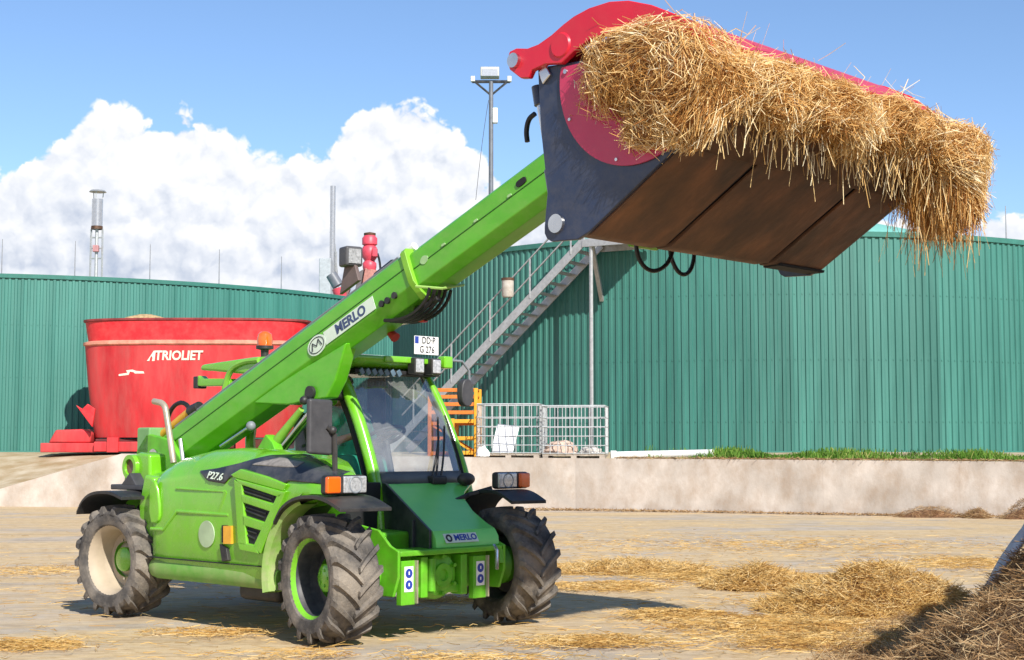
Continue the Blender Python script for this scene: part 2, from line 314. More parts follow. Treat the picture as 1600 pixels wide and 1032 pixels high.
# ================================================================== SETTING
def ground_mat():
    m = bpy.data.materials.new('yard_concrete'); m.use_nodes = True; nt = m.node_tree; N = nt.nodes; L = nt.links; b = N['Principled BSDF']
    b.inputs['Roughness'].default_value = 0.9; b.inputs['Specular IOR Level'].default_value = 0.2
    tc = N.new('ShaderNodeTexCoord')
    def nz(sc, det, ro=0.6, st=(1, 1, 1), dist=0.0):
        mp = N.new('ShaderNodeMapping'); mp.inputs['Scale'].default_value = st; L.new(tc.outputs['Object'], mp.inputs[0])
        n = N.new('ShaderNodeTexNoise'); n.inputs['Scale'].default_value = sc; n.inputs['Detail'].default_value = det; n.inputs['Roughness'].default_value = ro
        n.inputs['Distortion'].default_value = dist; L.new(mp.outputs[0], n.inputs[0]); return n.outputs['Fac']
    def ramp(f, pts):
        r = N.new('ShaderNodeValToRGB'); e = r.color_ramp.elements
        while len(e) < len(pts): e.new(0.5)
        for i, (p, c) in enumerate(pts): e[i].position = p; e[i].color = (*c, 1)
        L.new(f, r.inputs[0]); return r.outputs[0]
    def mix(f, a, bb, t='MIX'):
        x = N.new('ShaderNodeMix'); x.data_type = 'RGBA'; x.blend_type = t
        if isinstance(f, float): x.inputs[0].default_value = f
        else: L.new(f, x.inputs[0])
        L.new(a, x.inputs[6]); L.new(bb, x.inputs[7]); return x.outputs[2]
    conc = ramp(nz(2.2, 10, 0.65), [(0.3, (0.30, 0.255, 0.205)), (0.55, (0.46, 0.40, 0.33)), (0.75, (0.55, 0.49, 0.41))])
    dust = ramp(nz(9, 10, 0.7, (0.6, 1.6, 1)), [(0.3, (0.36, 0.235, 0.115)), (0.5, (0.56, 0.42, 0.245)), (0.7, (0.64, 0.51, 0.33))])
    big = ramp(nz(0.38, 8, 0.68, (0.75, 1.35, 1), 1.2), [(0.40, (0, 0, 0)), (0.53, (1, 1, 1))])
    fine = ramp(nz(38, 6, 0.75), [(0.45, (0, 0, 0)), (0.62, (1, 1, 1))])
    c = mix(big, conc, dust); c = mix(0.45, c, mix(fine, c, dust))
    spk = ramp(nz(55, 3, 0.5, (0.7, 1.5, 1)), [(0.66, (1, 1, 1)), (0.74, (0.62, 0.5, 0.38))]); c = mix(1.0, c, spk, 'MULTIPLY')
    grit = ramp(nz(210, 3, 0.6), [(0.32, (0.70, 0.66, 0.60)), (0.5, (1, 1, 1)), (0.7, (1.0, 1.0, 1.0))]); c = mix(0.8, c, grit, 'MULTIPLY')
    trk = ramp(nz(0.9, 6, 0.7, (0.25, 2.2, 1), 0.6), [(0.36, (0.80, 0.77, 0.73)), (0.5, (1, 1, 1))]); c = mix(0.8, c, trk, 'MULTIPLY')
    L.new(c, b.inputs['Base Color'])
    bp = N.new('ShaderNodeBump'); bp.inputs['Strength'].default_value = 0.5; bp.inputs['Distance'].default_value = 0.02
    L.new(nz(26, 8, 0.7), bp.inputs['Height']); L.new(bp.outputs[0], b.inputs['Normal']); return m
YARD = ground_mat()
def grid_mesh(name, xs, ys, zf, m):
    v = [(x, y, zf(x, y)) for y in ys for x in xs]; nx = len(xs)
    f = [(j * nx + i, j * nx + i + 1, (j + 1) * nx + i + 1, (j + 1) * nx + i) for j in range(len(ys) - 1) for i in range(nx - 1)]
    mb = MB(); mb.v = v; mb.f = f; return mb
def yard_z(x, y): return 0.018 * (mnoise.noise(Vector((x * 0.45, y * 0.45, 3.1))) if -8 < x < 9 and 6 < y < 38 else 0.0)
xs = [-400, -120, -50, -25] + [i * 0.5 - 16 for i in range(65)] + [25, 50, 120, 400]
ys = [-200, -40, -10, 0, 4] + [6 + i * 0.5 for i in range(68)] + [60, 120, 400]
tag(grid_mesh('ground', xs, ys, lambda x, y: yard_z(x, y) - 0.02, YARD).build('ground', YARD), kind='structure')

# retaining wall line: (x, y, top height)
WL = [(-15.8, 40.7, 0.02), (-13.85, 40.45, 0.44), (-10.4, 39.9, 1.40), (1.6, 37.7, 1.29), (13.0, 32.8, 1.23), (24.0, 28.0, 1.2)]
def wall_at(x):
    if x <= WL[0][0]: return WL[0][1] + 0.13 * (WL[0][0] - x) * 0, 0.0
    for a, b in zip(WL, WL[1:]):
        if x <= b[0]:
            t = (x - a[0]) / (b[0] - a[0]); return a[1] + t * (b[1] - a[1]), a[2] + t * (b[2] - a[2])
    return WL[-1][1], WL[-1][2]
def sstep(t): t = max(0, min(1, t)); return t * t * (3 - 2 * t)
PLAT = 1.42
SAND = mat('sandy_ground', (0.46, 0.34, 0.19), 0.95, var=0.25, scale=1.2, alt=(0.42, 0.36, 0.26), bump=0.5, bscale=12, dirt=(0.30, 0.20, 0.09), dirt_amt=0.5, dirt_scale=0.9, spec=0.15)
pxs = [-200, -90, -45] + [-30 + i * 0.8 for i in range(70)] + [40, 90, 200]
rows = [0, 0.4, 0.9, 1.5, 2.5, 3.5, 5, 7, 9, 11, 20, 60, 200, 400]
pv = []
for d in rows:
    for x in pxs:
        y, z = wall_at(x); D = 3.5 if x > -9 else 9.0
        z = z - 0.05 if z > 0.3 else z
        zz = z + (PLAT - z) * sstep(d / D); bmp = 0.05 * mnoise.noise(Vector((x * 0.7, (y + d) * 0.7, 0)))
        pv.append((x, y + 0.24 + d, zz + (bmp if 0 < d < 12 else 0)))
mb = MB(); mb.v = pv; n = len(pxs); mb.f = [(j * n + i, j * n + i + 1, (j + 1) * n + i + 1, (j + 1) * n + i) for j in range(len(rows) - 1) for i in range(n - 1)]
tag(mb.build('terrain', SAND), kind='structure')
def plat_z(x, y):
    yw, z = wall_at(x); z -= 0.05; return z + (PLAT - z) * sstep((y - yw - 0.24) / (3.5 if x > -9 else 9.0))

CONC = mat('concrete_wall', (0.43, 0.375, 0.32), 0.9, var=0.16, scale=1.1, alt=(0.50, 0.445, 0.39), bump=0.25, bscale=30, dirt=(0.30, 0.20, 0.12), dirt_amt=0.55, dirt_scale=2.6, stretch=(0.8, 0.8, 0.55), spec=0.2)
rw = tag(empty('retaining_wall', (1.6, 37.7, 0)), 'long low beige concrete retaining wall behind the vehicle with streaky stains', 'wall')
def wall_panels():
    off = Vector((1.6, 37.7, 0))
    for a, b in zip(WL, WL[1:]):
        L = math.hypot(b[0] - a[0], b[1] - a[1]); k = max(1, round(L / 3.0)); ux, uy = (b[0] - a[0]) / L, (b[1] - a[1]) / L; nx, ny = -uy, ux
        for i in range(k):
            t0, t1 = i / k + 0.0005 / L, (i + 1) / k - 0.0005 / L
            P = []
            for t, zt in ((t0, a[2] + (b[2] - a[2]) * t0), (t1, a[2] + (b[2] - a[2]) * t1)):
                x, y = a[0] + (b[0] - a[0]) * t, a[1] + (b[1] - a[1]) * t
                for d in (0, 0.26): P += [Vector((x + nx * d, y + ny * d, -0.1)) - off, Vector((x + nx * d, y + ny * d, max(zt, 0.02))) - off]
            m = MB(); m.add(P, [(0, 1, 5, 4), (2, 6, 7, 3), (1, 3, 7, 5), (0, 2, 3, 1), (4, 5, 7, 6), (0, 4, 6, 2)])
            m.build('panel', CONC, rw, bevel=0.003)
wall_panels()

# ------------------------------------------------------------------ round tanks
TG = mat('tank_green', (0.030, 0.150, 0.120), 0.42, 0.0, var=0.20, scale=1.0, alt=(0.038, 0.18, 0.145), stretch=(1, 1, 0.08), dirt=(0.075, 0.25, 0.205), dirt_amt=0.6, dirt_scale=0.9, spec=0.5, objrand=0.10)
TGD = mat('tank_trim', (0.035, 0.17, 0.135), 0.5, var=0.1)
TRF = mat('tank_roof', (0.16, 0.42, 0.36), 0.6, var=0.05)
def tank(cx, cy, R, z0, z1, label, dome=None):
    root = tag(empty('storage_tank', (cx, cy, z0)), label, 'tank'); H = z1 - z0
    k = round(2 * math.pi * R / 1.05); dphi = 2 * math.pi / k; ribs = 5; mb = MB()
    # trapezoid ribbed sheet about the tank's axis, facing -Y
    offs = []
    for i in range(ribs):
        for (u, d) in ((0.0, 0.0), (0.44, 0.0), (0.54, 0.036), (0.90, 0.036)): offs.append(((i + u) / ribs, d))
    offs.append((1.0, 0.0)); v = []; f = []
    for u, d in offs:
        a = (u - 0.5) * dphi; r = R + d; v += [(r * math.sin(a), -r * math.cos(a), 0.0), (r * math.sin(a), -r * math.cos(a), H - 0.12)]
    for i in range(len(offs) - 1): f.append((2 * i, 2 * i + 2, 2 * i + 3, 2 * i + 1))
    mb.v = v; mb.f = f
    for zz in (0.9, 2.6, 4.4):
        for i in range(ribs):
            a = ((i + 0.22) / ribs - 0.5) * dphi; mb.box((R * math.sin(a), -R * math.cos(a) - 0.004, zz), (0.035, 0.016, 0.035))
    me = mb.mesh('cladding_sheet', TG, recalc=False, smooth=False)
    for i in range(k):
        inst('cladding_sheet', me, root, (0, 0, 0), (0, 0, i * dphi))
    n = 128
    MB().lathe([(R - 0.05, 0), (R - 0.05, H - 0.15)], n, axis='z').build('inner_wall', TGD, root)
    MB().lathe([(R + 0.02, H - 0.14), (R + 0.075, H - 0.14), (R + 0.085, H), (R - 0.1, H + 0.02)], n, axis='z').build('edge_trim', TGD, root)
    MB().lathe([(R - 0.1, H - 0.02), (R * 0.6, H + 0.25), (0.01, H + 0.4)], n, axis='z').build('roof', TRF, root)
    MB().lathe([(R + 0.03, 0), (R + 0.06, 0.0), (R + 0.06, 0.10), (R + 0.03, 0.10)], n, axis='z').build('base_trim', TGD, root)
    if dome:
        r, h = dome; MB().lathe([(r * math.cos(t * math.pi / 20), H + 0.1 + h * math.sin(t * math.pi / 20)) for t in range(11)], 64, axis='z').build('dome', TRF, root)
    return root
tank(8.24, 53.2, 12.42, PLAT - 0.05, 7.5, 'large green corrugated round tank with the steel staircase on its side', (8.2, 1.9))
tank(-21.35, 68.05, 17.8, PLAT - 0.05, 7.5, 'green corrugated round tank standing behind the red feed mixer')

# lightning rods on the tank rims
ROD = mat('rod_metal', (0.35, 0.36, 0.38), 0.5, 0.5)
def px(x, y, Y):    # point on the photo's ray at depth Y
    dx = (x - 800) / F_PX; c, s = math.cos(PITCH), math.sin(PITCH); v = -(y - 516) / F_PX
    d = Vector((dx, c - v * s, s + v * c)); return Vector((0, 0, 1.5)) + d * (Y / d.y)
def rim_y(x, cx, cy, R):
    k = (x - 800) / F_PX; A = 1 + k * k; B = -2 * (k * cx + cy); C = cx * cx + cy * cy - R * R; return (-B - math.sqrt(B * B - 4 * A * C)) / (2 * A)
for x, yt, where in ((4, 374, 'leftmost of the thin rods on the far left tank'), (118, 377, 'thin rod on the tank just left of the flare stack'), (235, 382, 'thin rod on the tank first to the right of the flare stack'),
                     (343, 390, 'thin rod on the left tank second to the right of the flare stack'), (440, 401, 'thin rod on the left tank nearest the grey chimney')):
    Y = rim_y(x, -21.35, 68.05, 17.7); p = px(x, yt, Y)
    m = MB(); m.tube([(0, 0, 0), (0, 0, p.z - 7.4)], [0.025, 0.015], 6); m.lathe([(0.07, 0), (0.07, 0.04), (0.03, 0.1)], 8, axis='z')
    o = m.build('lightning_rod', ROD); o.location = (p.x, p.y, 7.4); tag(o, where, 'rod', 'lightning rods on the tanks')
Y = rim_y(1571, 8.24, 53.2, 12.35); p = px(1571, 322, Y)
m = MB(); m.tube([(0, 0, 0), (0, 0, p.z - 7.4)], [0.02, 0.012], 6); m.lathe([(0.07, 0), (0.07, 0.04), (0.03, 0.1)], 8, axis='z')
o = m.build('lightning_rod', ROD); o.location = (p.x, p.y, 7.4); tag(o, 'thin rod on the right tank beside the hanging straw', 'rod', 'lightning rods on the tanks')

# ------------------------------------------------------------------ staircase on the right tank
def staircase():
    root = tag(empty('staircase', (-3.6, 44.2, PLAT)), 'galvanised steel staircase with handrail climbing the green tank', 'staircase')
    O = Vector((-3.6, 44.2, PLAT))
    t = Vector((0.869, -0.494, 0)); w = Vector((0.494, 0.869, 0)); P1 = Vector((2.0, 41.0, 7.28)); slope = (7.28 - 3.13) / 4.65
    Lr = (7.28 - PLAT - 0.05) / slope; up = Vector((0, 0, 1)); W = 1.05
    def S(h, side, dz=0.0): return P1 - t * (Lr - h) + w * (W * side) + up * (-(Lr - h) * slope + dz) - O
    d = (t + up * slope).normalized(); nrm = up - d * up.dot(d); nrm.normalize()
    for side in (0.0, 1.0):
        m = MB(); a, b = S(0, side), S(Lr, side)
        R = Matrix((d, w, nrm)).transposed(); m.box((a + b) / 2, ((b - a).length, 0.05, 0.24), R); m.build('stringer', GALV, root, bevel=0.008)
    nst = 21; me = None
    for i in range(1, nst):
        c = S(Lr * i / nst, 0.5, 0.02); m = MB()
        if me is None:
            m.box((0, 0, 0), (0.26, W - 0.06, 0.035), Matrix((t, w, up)).transposed()); me = m.mesh('tread', GALV)
        inst('tread', me, root, c)
    hts = [0.9, 2.2, 3.5, 4.8, 6.1]
    for h in hts:
        m = MB(); m.tube([S(h, -0.02, 0.0), S(h, -0.02, 1.12)], 0.028, 6); m.build('handrail_post', GALV, root)
    for dz in (1.12, 0.60):
        m = MB(); m.tube([S(0.5, -0.02, dz), S(Lr, -0.02, dz), S(Lr, -0.02, dz) + t * 1.3], 0.026, 6); m.build('handrail', GALV, root)
    # platform, post and strut
    R = Matrix((t, w, up)).transposed()
    m = MB(); m.box(S(Lr, 0.55) + t * 0.75 + up * 0.02, (1.55, 1.2, 0.05), R); pl = m.build('platform', GALV, root, bevel=0.006)
    for sd in (-0.02, 1.1):
        m = MB(); m.box(S(Lr, sd) + t * 0.75 - up * 0.09, (1.6, 0.06, 0.2), R); m.build('platform_beam', GALV, root, bevel=0.006)
    for e in (0.0, 1.5):
        m = MB(); m.tube([S(Lr, -0.02) + t * e, S(Lr, -0.02) + t * e + up * 1.12], 0.028, 6); m.build('handrail_post', GALV, root)
    q = S(Lr, 0.05) + t * 0.18
    m = MB(); m.tube([q, Vector((q.x, q.y, 0.0))], 0.055, 8); m.build('support_post', GALV, root)
    e = Vector((2.55, 42.13, 5.72)) - O
    m = MB(); m.box((q + e) / 2, ((e - q).length, 0.12, 0.12), (e - q).to_track_quat('X', 'Z').to_matrix()); m.build('strut', GALV, root, bevel=0.01)
staircase()
# white canister hanging on the stair rail
p = Vector((-0.12, 41.95, 5.80))
m = MB(); m.lathe([(0.0, 0), (0.15, 0), (0.17, 0.04), (0.17, 0.50), (0.16, 0.54), (0.0, 0.54)], 16, axis='z'); o = m.build('canister', mat('dirty_white', (0.46, 0.43, 0.38), 0.6, dirt=(0.3, 0.22, 0.15), dirt_amt=0.6, dirt_scale=8)); o.location = p
MB().lathe([(0.172, 0.47), (0.182, 0.47), (0.182, 0.54), (0.172, 0.54)], 16, axis='z').build('lid', RUSTD, o)
tag(o, 'dirty white canister hanging on the staircase handrail', 'canister')

# ------------------------------------------------------------------ flare stack, chimney, cabinet, lamp mast
def flare():
    Y = 89.0; b = px(150, 425, Y); top = px(150, 298, Y).z; H = top - PLAT
    root = tag(empty('flare_stack', (b.x, Y, PLAT)), 'slim steel flare stack with round cap behind the left tank', 'flare stack')
    k = Y / F_PX
    for s in (-1, 1): MB().tube([(s * 10 * k, 0, 0), (s * 9 * k, 0, H - 62 * k)], 0.07, 6).build('leg', GALV, root)
    for z in (60, 75, 92, 108): MB().tube([(-9.5 * k, 0, H - z * k), (9.5 * k, 0, H - z * k)], 0.045, 6).build('rung', GALV, root)
    MB().lathe([(8.5 * k, H - 60 * k), (8.5 * k, H - 14 * k), (7.5 * k, H - 14 * k), (7.5 * k, H - 60 * k)], 20, axis='z', closed=True).build('burner_shroud', CHR, root)
    MB().lathe([(9.0 * k, H - 62 * k), (9.0 * k, H - 57 * k), (8 * k, H - 57 * k)], 20, axis='z').build('collar', RUSTD, root)
    MB().tube([(0, 0, 0), (0, 0, H - 58 * k)], 0.10, 8).build('gas_pipe', GALV, root)
    MB().box((0, -0.12, H - 93 * k), (0.34, 0.3, 0.4)).build('igniter_box', mat('red_box', (0.42, 0.2, 0.2), 0.6), root, bevel=0.03)
    MB().lathe([(0.01, H + 2 * k), (11 * k, H), (13.5 * k, H - 2.5 * k), (10 * k, H - 2.5 * k), (0.01, H - 1 * k)], 24, axis='z').build('cap', GALV, root)
    for a in (0.5, 2.6, 4.7): MB().tube([(8 * k * math.cos(a), 8 * k * math.sin(a), H - 15 * k), (9 * k * math.cos(a), 9 * k * math.sin(a), H - 2 * k)], 0.03, 5).build('cap_stay', GALV, root)
flare()
def chimney():
    Y = 86.0; b = px(519, 425, Y); k = Y / F_PX; H = px(519, 291, Y).z - PLAT
    root = tag(empty('chimney', (b.x, Y, PLAT)), 'tall shiny steel chimney pipe rising behind the boom', 'chimney')
    MB().tube([(0, 0, 0), (0, 0, H)], 4.3 * k, 20).build('pipe', CHR, root)
    MB().tube([(7 * k, 0, 0), (6 * k, 0, H * 0.75)], 0.06, 6).build('guide_rail', GALV, root)
    MB().tube([(4 * k, 0, H * 0.78), (14 * k, 1, H * 0.45)], 0.025, 5).build('guy_wire', GALV, root)
    MB().mm(-15 * k, 3 * k, -1.6, -0.3, 0, H - 120 * k).build('cabinet', mat('cabinet_grey', (0.36, 0.38, 0.40), 0.5), root, bevel=0.05)
chimney()
def mast():
    Y = 66.0; b = px(767, 425, Y); k = Y / F_PX; top = px(767, 128, Y).z; H = top - PLAT
    root = tag(empty('lamp_mast', (b.x, Y, PLAT)), 'grey lamp mast with floodlight above the tank', 'lamp mast')
    MB().tube([(0, 0, 0), (0, 0, H)], [0.13, 0.10], 12).build('pole', mat('mast_grey', (0.16, 0.17, 0.19), 0.5, 0.3), root)
    for s in (-1, 1): MB().tube([(0, 0, H - 22 * k), (s * 26 * k, 0, H)], 0.05, 6).build('brace', BLKP, root)
    MB().tube([(-30 * k, 0, H), (30 * k, 0, H)], 0.07, 6).build('crossbar', BLKP, root)
    for s in (-1, 1):
        m = MB(); m.box((s * 29 * k, 0, H + 4 * k), (7 * k, 0.25, 9 * k)); m.build('camera_box', mat('mast_white', (0.6, 0.6, 0.57), 0.5), root, bevel=0.03)
    m = MB(); m.box((-2 * k, 0, H + 14 * k), (30 * k, 0.35, 17 * k), Matrix.Rotation(R_(-14), 3, 'X')); fl = m.build('floodlight', mat('lamp_grey', (0.42, 0.42, 0.38), 0.5, dirt=(0.25, 0.2, 0.1), dirt_amt=0.3), root, bevel=0.04)
    m = MB(); m.box((-2 * k, -0.19, H + 13 * k), (25 * k, 0.03, 12 * k), Matrix.Rotation(R_(-14), 3, 'X')); m.build('lamp_glass', LENS, fl)
    MB().box((6.5 * k, 0, H - 55 * k), (8 * k, 0.3, 24 * k)).build('junction_box', WHT, root, bevel=0.03)
    MB().tube(bez((-4 * k, 0, H - 30 * k), (-14 * k, 0, H - 90 * k), (-20 * k, 0, H - 150 * k), (-24 * k, 0, H - 190 * k), 8), 0.015, 4).build('cable', BLK, root)
mast()

# ------------------------------------------------------------------ red agitator drives on the left tank rim
def agitator(x0, y0, label, big=True):
    Y = rim_y(x0, -21.35, 68.05, 17.4); k = Y / F_PX; b = px(x0, y0, Y)
    root = tag(empty('agitator_drive', (b.x, Y, 7.4)), label, 'motor', 'agitator drives on the left tank')
    red = bpy.data.materials.get('motor_red') or mat('motor_red', (0.62, 0.06, 0.09), 0.45, var=0.15)
    z0 = 0.0
    if big:
        m = MB(); m.prism([(-16 * k, z0), (12 * k, z0), (14 * k, 52 * k), (-6 * k, 56 * k)], -0.25, 0.25); m.build('bracket', mat('bracket_rust', (0.38, 0.16, 0.13), 0.6, var=0.3), root, bevel=0.03)
        m = MB(); m.prism([(-26 * k, z0), (-17 * k, z0), (-8 * k, 54 * k), (-15 * k, 50 * k)], -0.3, 0.2); m.build('bracket', mat('bracket_dark', (0.12, 0.10, 0.10), 0.6), root, bevel=0.03)
        pr = [(0.01, 50), (9, 50), (11, 58), (11, 64), (8, 68), (12, 74), (13, 82), (11, 90), (9, 92), (12, 94), (12, 104), (8, 109), (8.5, 111), (0.01, 112)]
        m = MB(); m.lathe([(r * k, z * k) for r, z in pr], 18, axis='z'); g = m.build('gearbox', red, root)
        MB().lathe([(8.6 * k, 108 * k), (9.4 * k, 109 * k), (9.4 * k, 112 * k), (0.01, 114 * k)], 16, axis='z').build('motor_cap', RUSTD, g)
        MB().box((9 * k, -0.2, 80 * k), (8 * k, 0.4, 14 * k)).build('terminal_box', red, root, bevel=0.04)
        MB().tube(bez((12 * k, 0, 80 * k), (20 * k, 0, 60 * k), (16 * k, 0, 40 * k), (18 * k, 0, 5 * k), 8), 0.05, 5).build('cable', HOSE, root)
    else:
        m = MB(); m.tube([(-2 * k, 0, 18 * k), (2 * k, 0, 4 * k), (4 * k, 0, 0)], [11 * k, 10 * k, 8 * k], 14); m.build('gearbox', red, root)
        m = MB(); m.tube([(-14 * k, 0, 40 * k), (-3 * k, 0, 22 * k)], [9 * k, 9.5 * k], 14); m.build('motor', mat('motor_grey', (0.13, 0.14, 0.16), 0.45), root)
        m = MB(); m.box((4 * k, 0.1, 4 * k), (14 * k, 0.3, 34 * k), Matrix.Rotation(R_(20), 3, 'Y')); m.build('bracket', mat('bracket_brown', (0.2, 0.1, 0.09), 0.6), root, bevel=0.03)
agitator(577, 470, 'tall red geared motor standing above the boom on the left tank')
agitator(531, 468, 'small red motor with grey cap tilted beside the chimney', False)

# ------------------------------------------------------------------ feed mixer
MRED = mat('mixer_red', (0.47, 0.016, 0.022), 0.5, var=0.16, scale=0.8, alt=(0.56, 0.03, 0.035), dirt=(0.40, 0.10, 0.085), dirt_amt=0.6, dirt_scale=1.3, stretch=(1.6, 1.6, 0.35))
MREDL = mat('mixer_red_bright', (0.62, 0.018, 0.026), 0.42, var=0.06, dirt=(0.6, 0.2, 0.16), dirt_amt=0.2)
def mixer():
    Y0 = 48.4; k = 47.6 / F_PX; cx = (300 - 800) * k
    root = tag(empty('feed_mixer', (cx, Y0, PLAT)), 'red oval feed mixer tub with white lettering in front of the left tank', 'feed mixer')
    Zp = lambda y: 1.5 + (703.3 - y) * k - PLAT
    def ring(hw, hy, z, n=72):
        out = []
        for i in range(n):
            a = 2 * math.pi * i / n; c, s = math.cos(a), math.sin(a); e = 0.72
            out.append((hw * math.copysign(abs(c) ** e, c), hy * math.copysign(abs(s) ** e, s), z))
        return out
    hw = 178 * k
    m = MB(); m.loft([ring(158 * k, 1.0, Zp(684)), ring(163 * k, 1.1, Zp(660)), ring(171 * k, 1.22, Zp(600)), ring(177 * k, 1.3, Zp(538))]); m.build('tub', MRED, root)
    m = MB(); m.loft([ring(171 * k, 1.27, Zp(536)), ring(174 * k, 1.29, Zp(520)), ring(177 * k, 1.32, Zp(502)), ring(173 * k, 1.26, Zp(502)), ring(168 * k, 1.2, Zp(520))], caps=False); m.build('extension_ring', MREDL, root)
    m = MB(); m.loft([ring(175 * k, 1.31, Zp(541)), ring(179.5 * k, 1.36, Zp(539)), ring(179.5 * k, 1.36, Zp(535)), ring(172 * k, 1.27, Zp(533))], caps=False); m.build('band', mat('dusty_band', (0.60, 0.25, 0.17), 0.7, var=0.3, scale=3), root)
    m = MB(); m.loft([ring(177 * k, 1.32, Zp(503.5)), ring(180 * k, 1.36, Zp(502)), ring(180 * k, 1.36, Zp(499)), ring(174 * k, 1.27, Zp(499))], caps=False); m.build('rim', mat('rim_dark_red', (0.22, 0.03, 0.03), 0.6, var=0.3, scale=4), root)
    FEED = mat('mixed_feed', (0.40, 0.28, 0.14), 0.95, var=0.35, scale=9, bump=0.6, bscale=20)
    m = MB(); m.loft([ring(170 * k, 1.24, Zp(520)), ring(150 * k, 1.1, Zp(516)), ring(60 * k, 0.6, Zp(514))]); m.build('feed_fill', FEED, root)
    m = MB(); m.loft([[(x - 82 * k, y - 0.2, z) for x, y, z in ring(r * k, d, Zp(zz))] for r, d, zz in ((52, 0.7, 516), (46, 0.62, 503), (30, 0.42, 494), (10, 0.15, 489))]); m.build('feed_heap', FEED, root)
    m = MB(); m.mm(-150 * k, 150 * k, -0.8, 0.8, 0.12, Zp(686)); m.build('chassis', mat('mixer_dark', (0.10, 0.012, 0.012), 0.7), root, bevel=0.04)
    for xx in (-120, -20, 80): MB().mm((xx - 9) * k, (xx + 9) * k, -1.0, -0.8, 0.0, Zp(684)).build('support_leg', MRED, root, bevel=0.02)
    m = MB(); m.mm(-236 * k, -150 * k, -0.75, 0.7, 0.0, 0.30); m.build('base_frame', MRED, root, bevel=0.03)
    m = MB(); m.prism([(-226 * k, 0.30), (-160 * k, 0.30), (-158 * k, 0.62), (-172 * k, 0.74), (-215 * k, 0.72)], -0.6, 0.5); m.build('gearbox_cover', MRED, root, bevel=0.06)
    m = MB(); m.mm(-150 * k, 60 * k, -0.95, -0.82, 0.02, 0.34); m.build('side_beam', MRED, root, bevel=0.03)
    m = MB(); m.prism([(-152 * k, Zp(668)), (-178 * k, Zp(634)), (-168 * k, Zp(640)), (-160 * k, Zp(632)), (-148 * k, Zp(640))], -1.0, -0.9); m.build('torn_flap', MREDL, root, bevel=0.01)
    # lettering
    def surf(xpx, ypx):   # point just in front of the tub wall
        z = Zp(ypx); f = (ypx - 538) / (684 - 538); hwz = (177 - 19 * f) * k; hy = 1.3 - 0.30 * f; x = (xpx - 300) * k
        y = -hy * (max(0.0, 1 - (abs(x) / hwz) ** (2 / 0.72))) ** 0.36; return Vector((x, y - 0.015, z))
    a, b = surf(232, 557), surf(322, 557); up = Vector((0, -0.14, 1))
    CRM = mat('cream_print', (0.80, 0.70, 0.56), 0.6, var=0.1)
    text_obj('lettering', 'TRIOLIET', 20 * k, CRM, root, frame(surf(283, 558) + Vector((0, -0.012, 0)), b - a, up), 0.01, 0.12, 0.012, 0.90)
    m = MB(); m.prism([(-9 * k, -8 * k), (-6 * k, -4 * k), (2 * k, 8 * k), (5 * k, 8 * k), (3 * k, -8 * k), (-1 * k, -8 * k), (0, -3 * k), (-2 * k, 0), (-4 * k, -4 * k), (-5 * k, -8 * k)], -0.01, 0.0); o = m.build('logo_mark', CRM, root); o.location = surf(243, 558) + Vector((0, -0.02, 0)); o.rotation_euler = (R_(8), 0, 0)
    m = MB(); m.prism([(-20 * k, -1 * k), (-4 * k, 1 * k), (-2 * k, 6 * k), (4 * k, 5 * k), (6 * k, 3 * k), (21 * k, 3 * k), (20 * k, 6 * k), (8 * k, 7 * k), (2 * k, 9 * k), (-8 * k, 8 * k), (-6 * k, 4 * k), (-20 * k, 2 * k)], -0.01, 0.0)
    m.prism([(-2 * k, -4 * k), (4 * k, -7 * k), (8 * k, -2 * k), (6 * k, 1 * k), (0, 0)], -0.01, 0.0); o = m.build('logo_swoosh', CRM, root); o.location = surf(209, 588) + Vector((0, -0.01, 0)); o.rotation_euler = (R_(8), 0, R_(-6))
    return root
mixer()

# ------------------------------------------------------------------ wire cages, orange stillage, pipe, debris on the ledge
PALW = mat('grey_timber', (0.34, 0.29, 0.24), 0.85, var=0.3, scale=8, stretch=(0.3, 3, 1))
CAGE = mat('cage_steel', (0.46, 0.48, 0.48), 0.45, 0.3, var=0.15)
def cage(cx, cy, rz, w, d, h, label):
    root = tag(empty('wire_cage', (cx, cy, plat_z(cx, cy - 0.6)), rz), label, 'cage', 'wire cages on the wall')
    for (nm, sx, sy, lx) in (('side_grid', 0, -d / 2, w), ('side_grid', 0, d / 2, w), ('side_grid', -w / 2, 0, d), ('side_grid', w / 2, 0, d)):
        m = MB(); al = (lx == w and sx == 0)
        def P(u, z): return (u, sy, z) if al else (sx, u, z)
        k = max(4, round(lx / 0.2))
        for i in range(k + 1): m.tube([P(-lx / 2 + lx * i / k, 0.14), P(-lx / 2 + lx * i / k, h)], 0.012, 5)
        for z in (0.16, 0.36, 0.6, 0.84, 1.08, h): m.tube([P(-lx / 2, z), P(lx / 2, z)], 0.012 if z < h else 0.018, 5)
        m.build(nm, CAGE, root)
    for i in range(6): MB().mm(-w / 2, w / 2, -d / 2 + i * d / 6 + 0.02, -d / 2 + (i + 1) * d / 6 - 0.03, 0.10, 0.13).build('deck_board', PALW, root)
    for x in (-w / 2 + 0.08, 0, w / 2 - 0.08): MB().mm(x - 0.07, x + 0.07, -d / 2, d / 2, 0.0, 0.10).build('runner', PALW, root)
cage(-0.02, 39.3, R_(-7), 1.62, 1.3, 1.42, 'left wire cage beside the orange rack')
cage(1.66, 39.05, R_(-7), 1.62, 1.3, 1.38, 'right wire cage beside the white pipe')
WSH = mat('white_sheet', (0.72, 0.73, 0.74), 0.5, var=0.06)
z = plat_z(-0.2, 38.7)
m = MB(); P = [(-0.32, 0, 0.18), (0.2, -0.05, 0.16), (0.28, 0.05, 0.45), (0.38, 0.1, 0.86), (-0.2, 0.1, 0.92), (-0.3, 0.06, 0.5)]
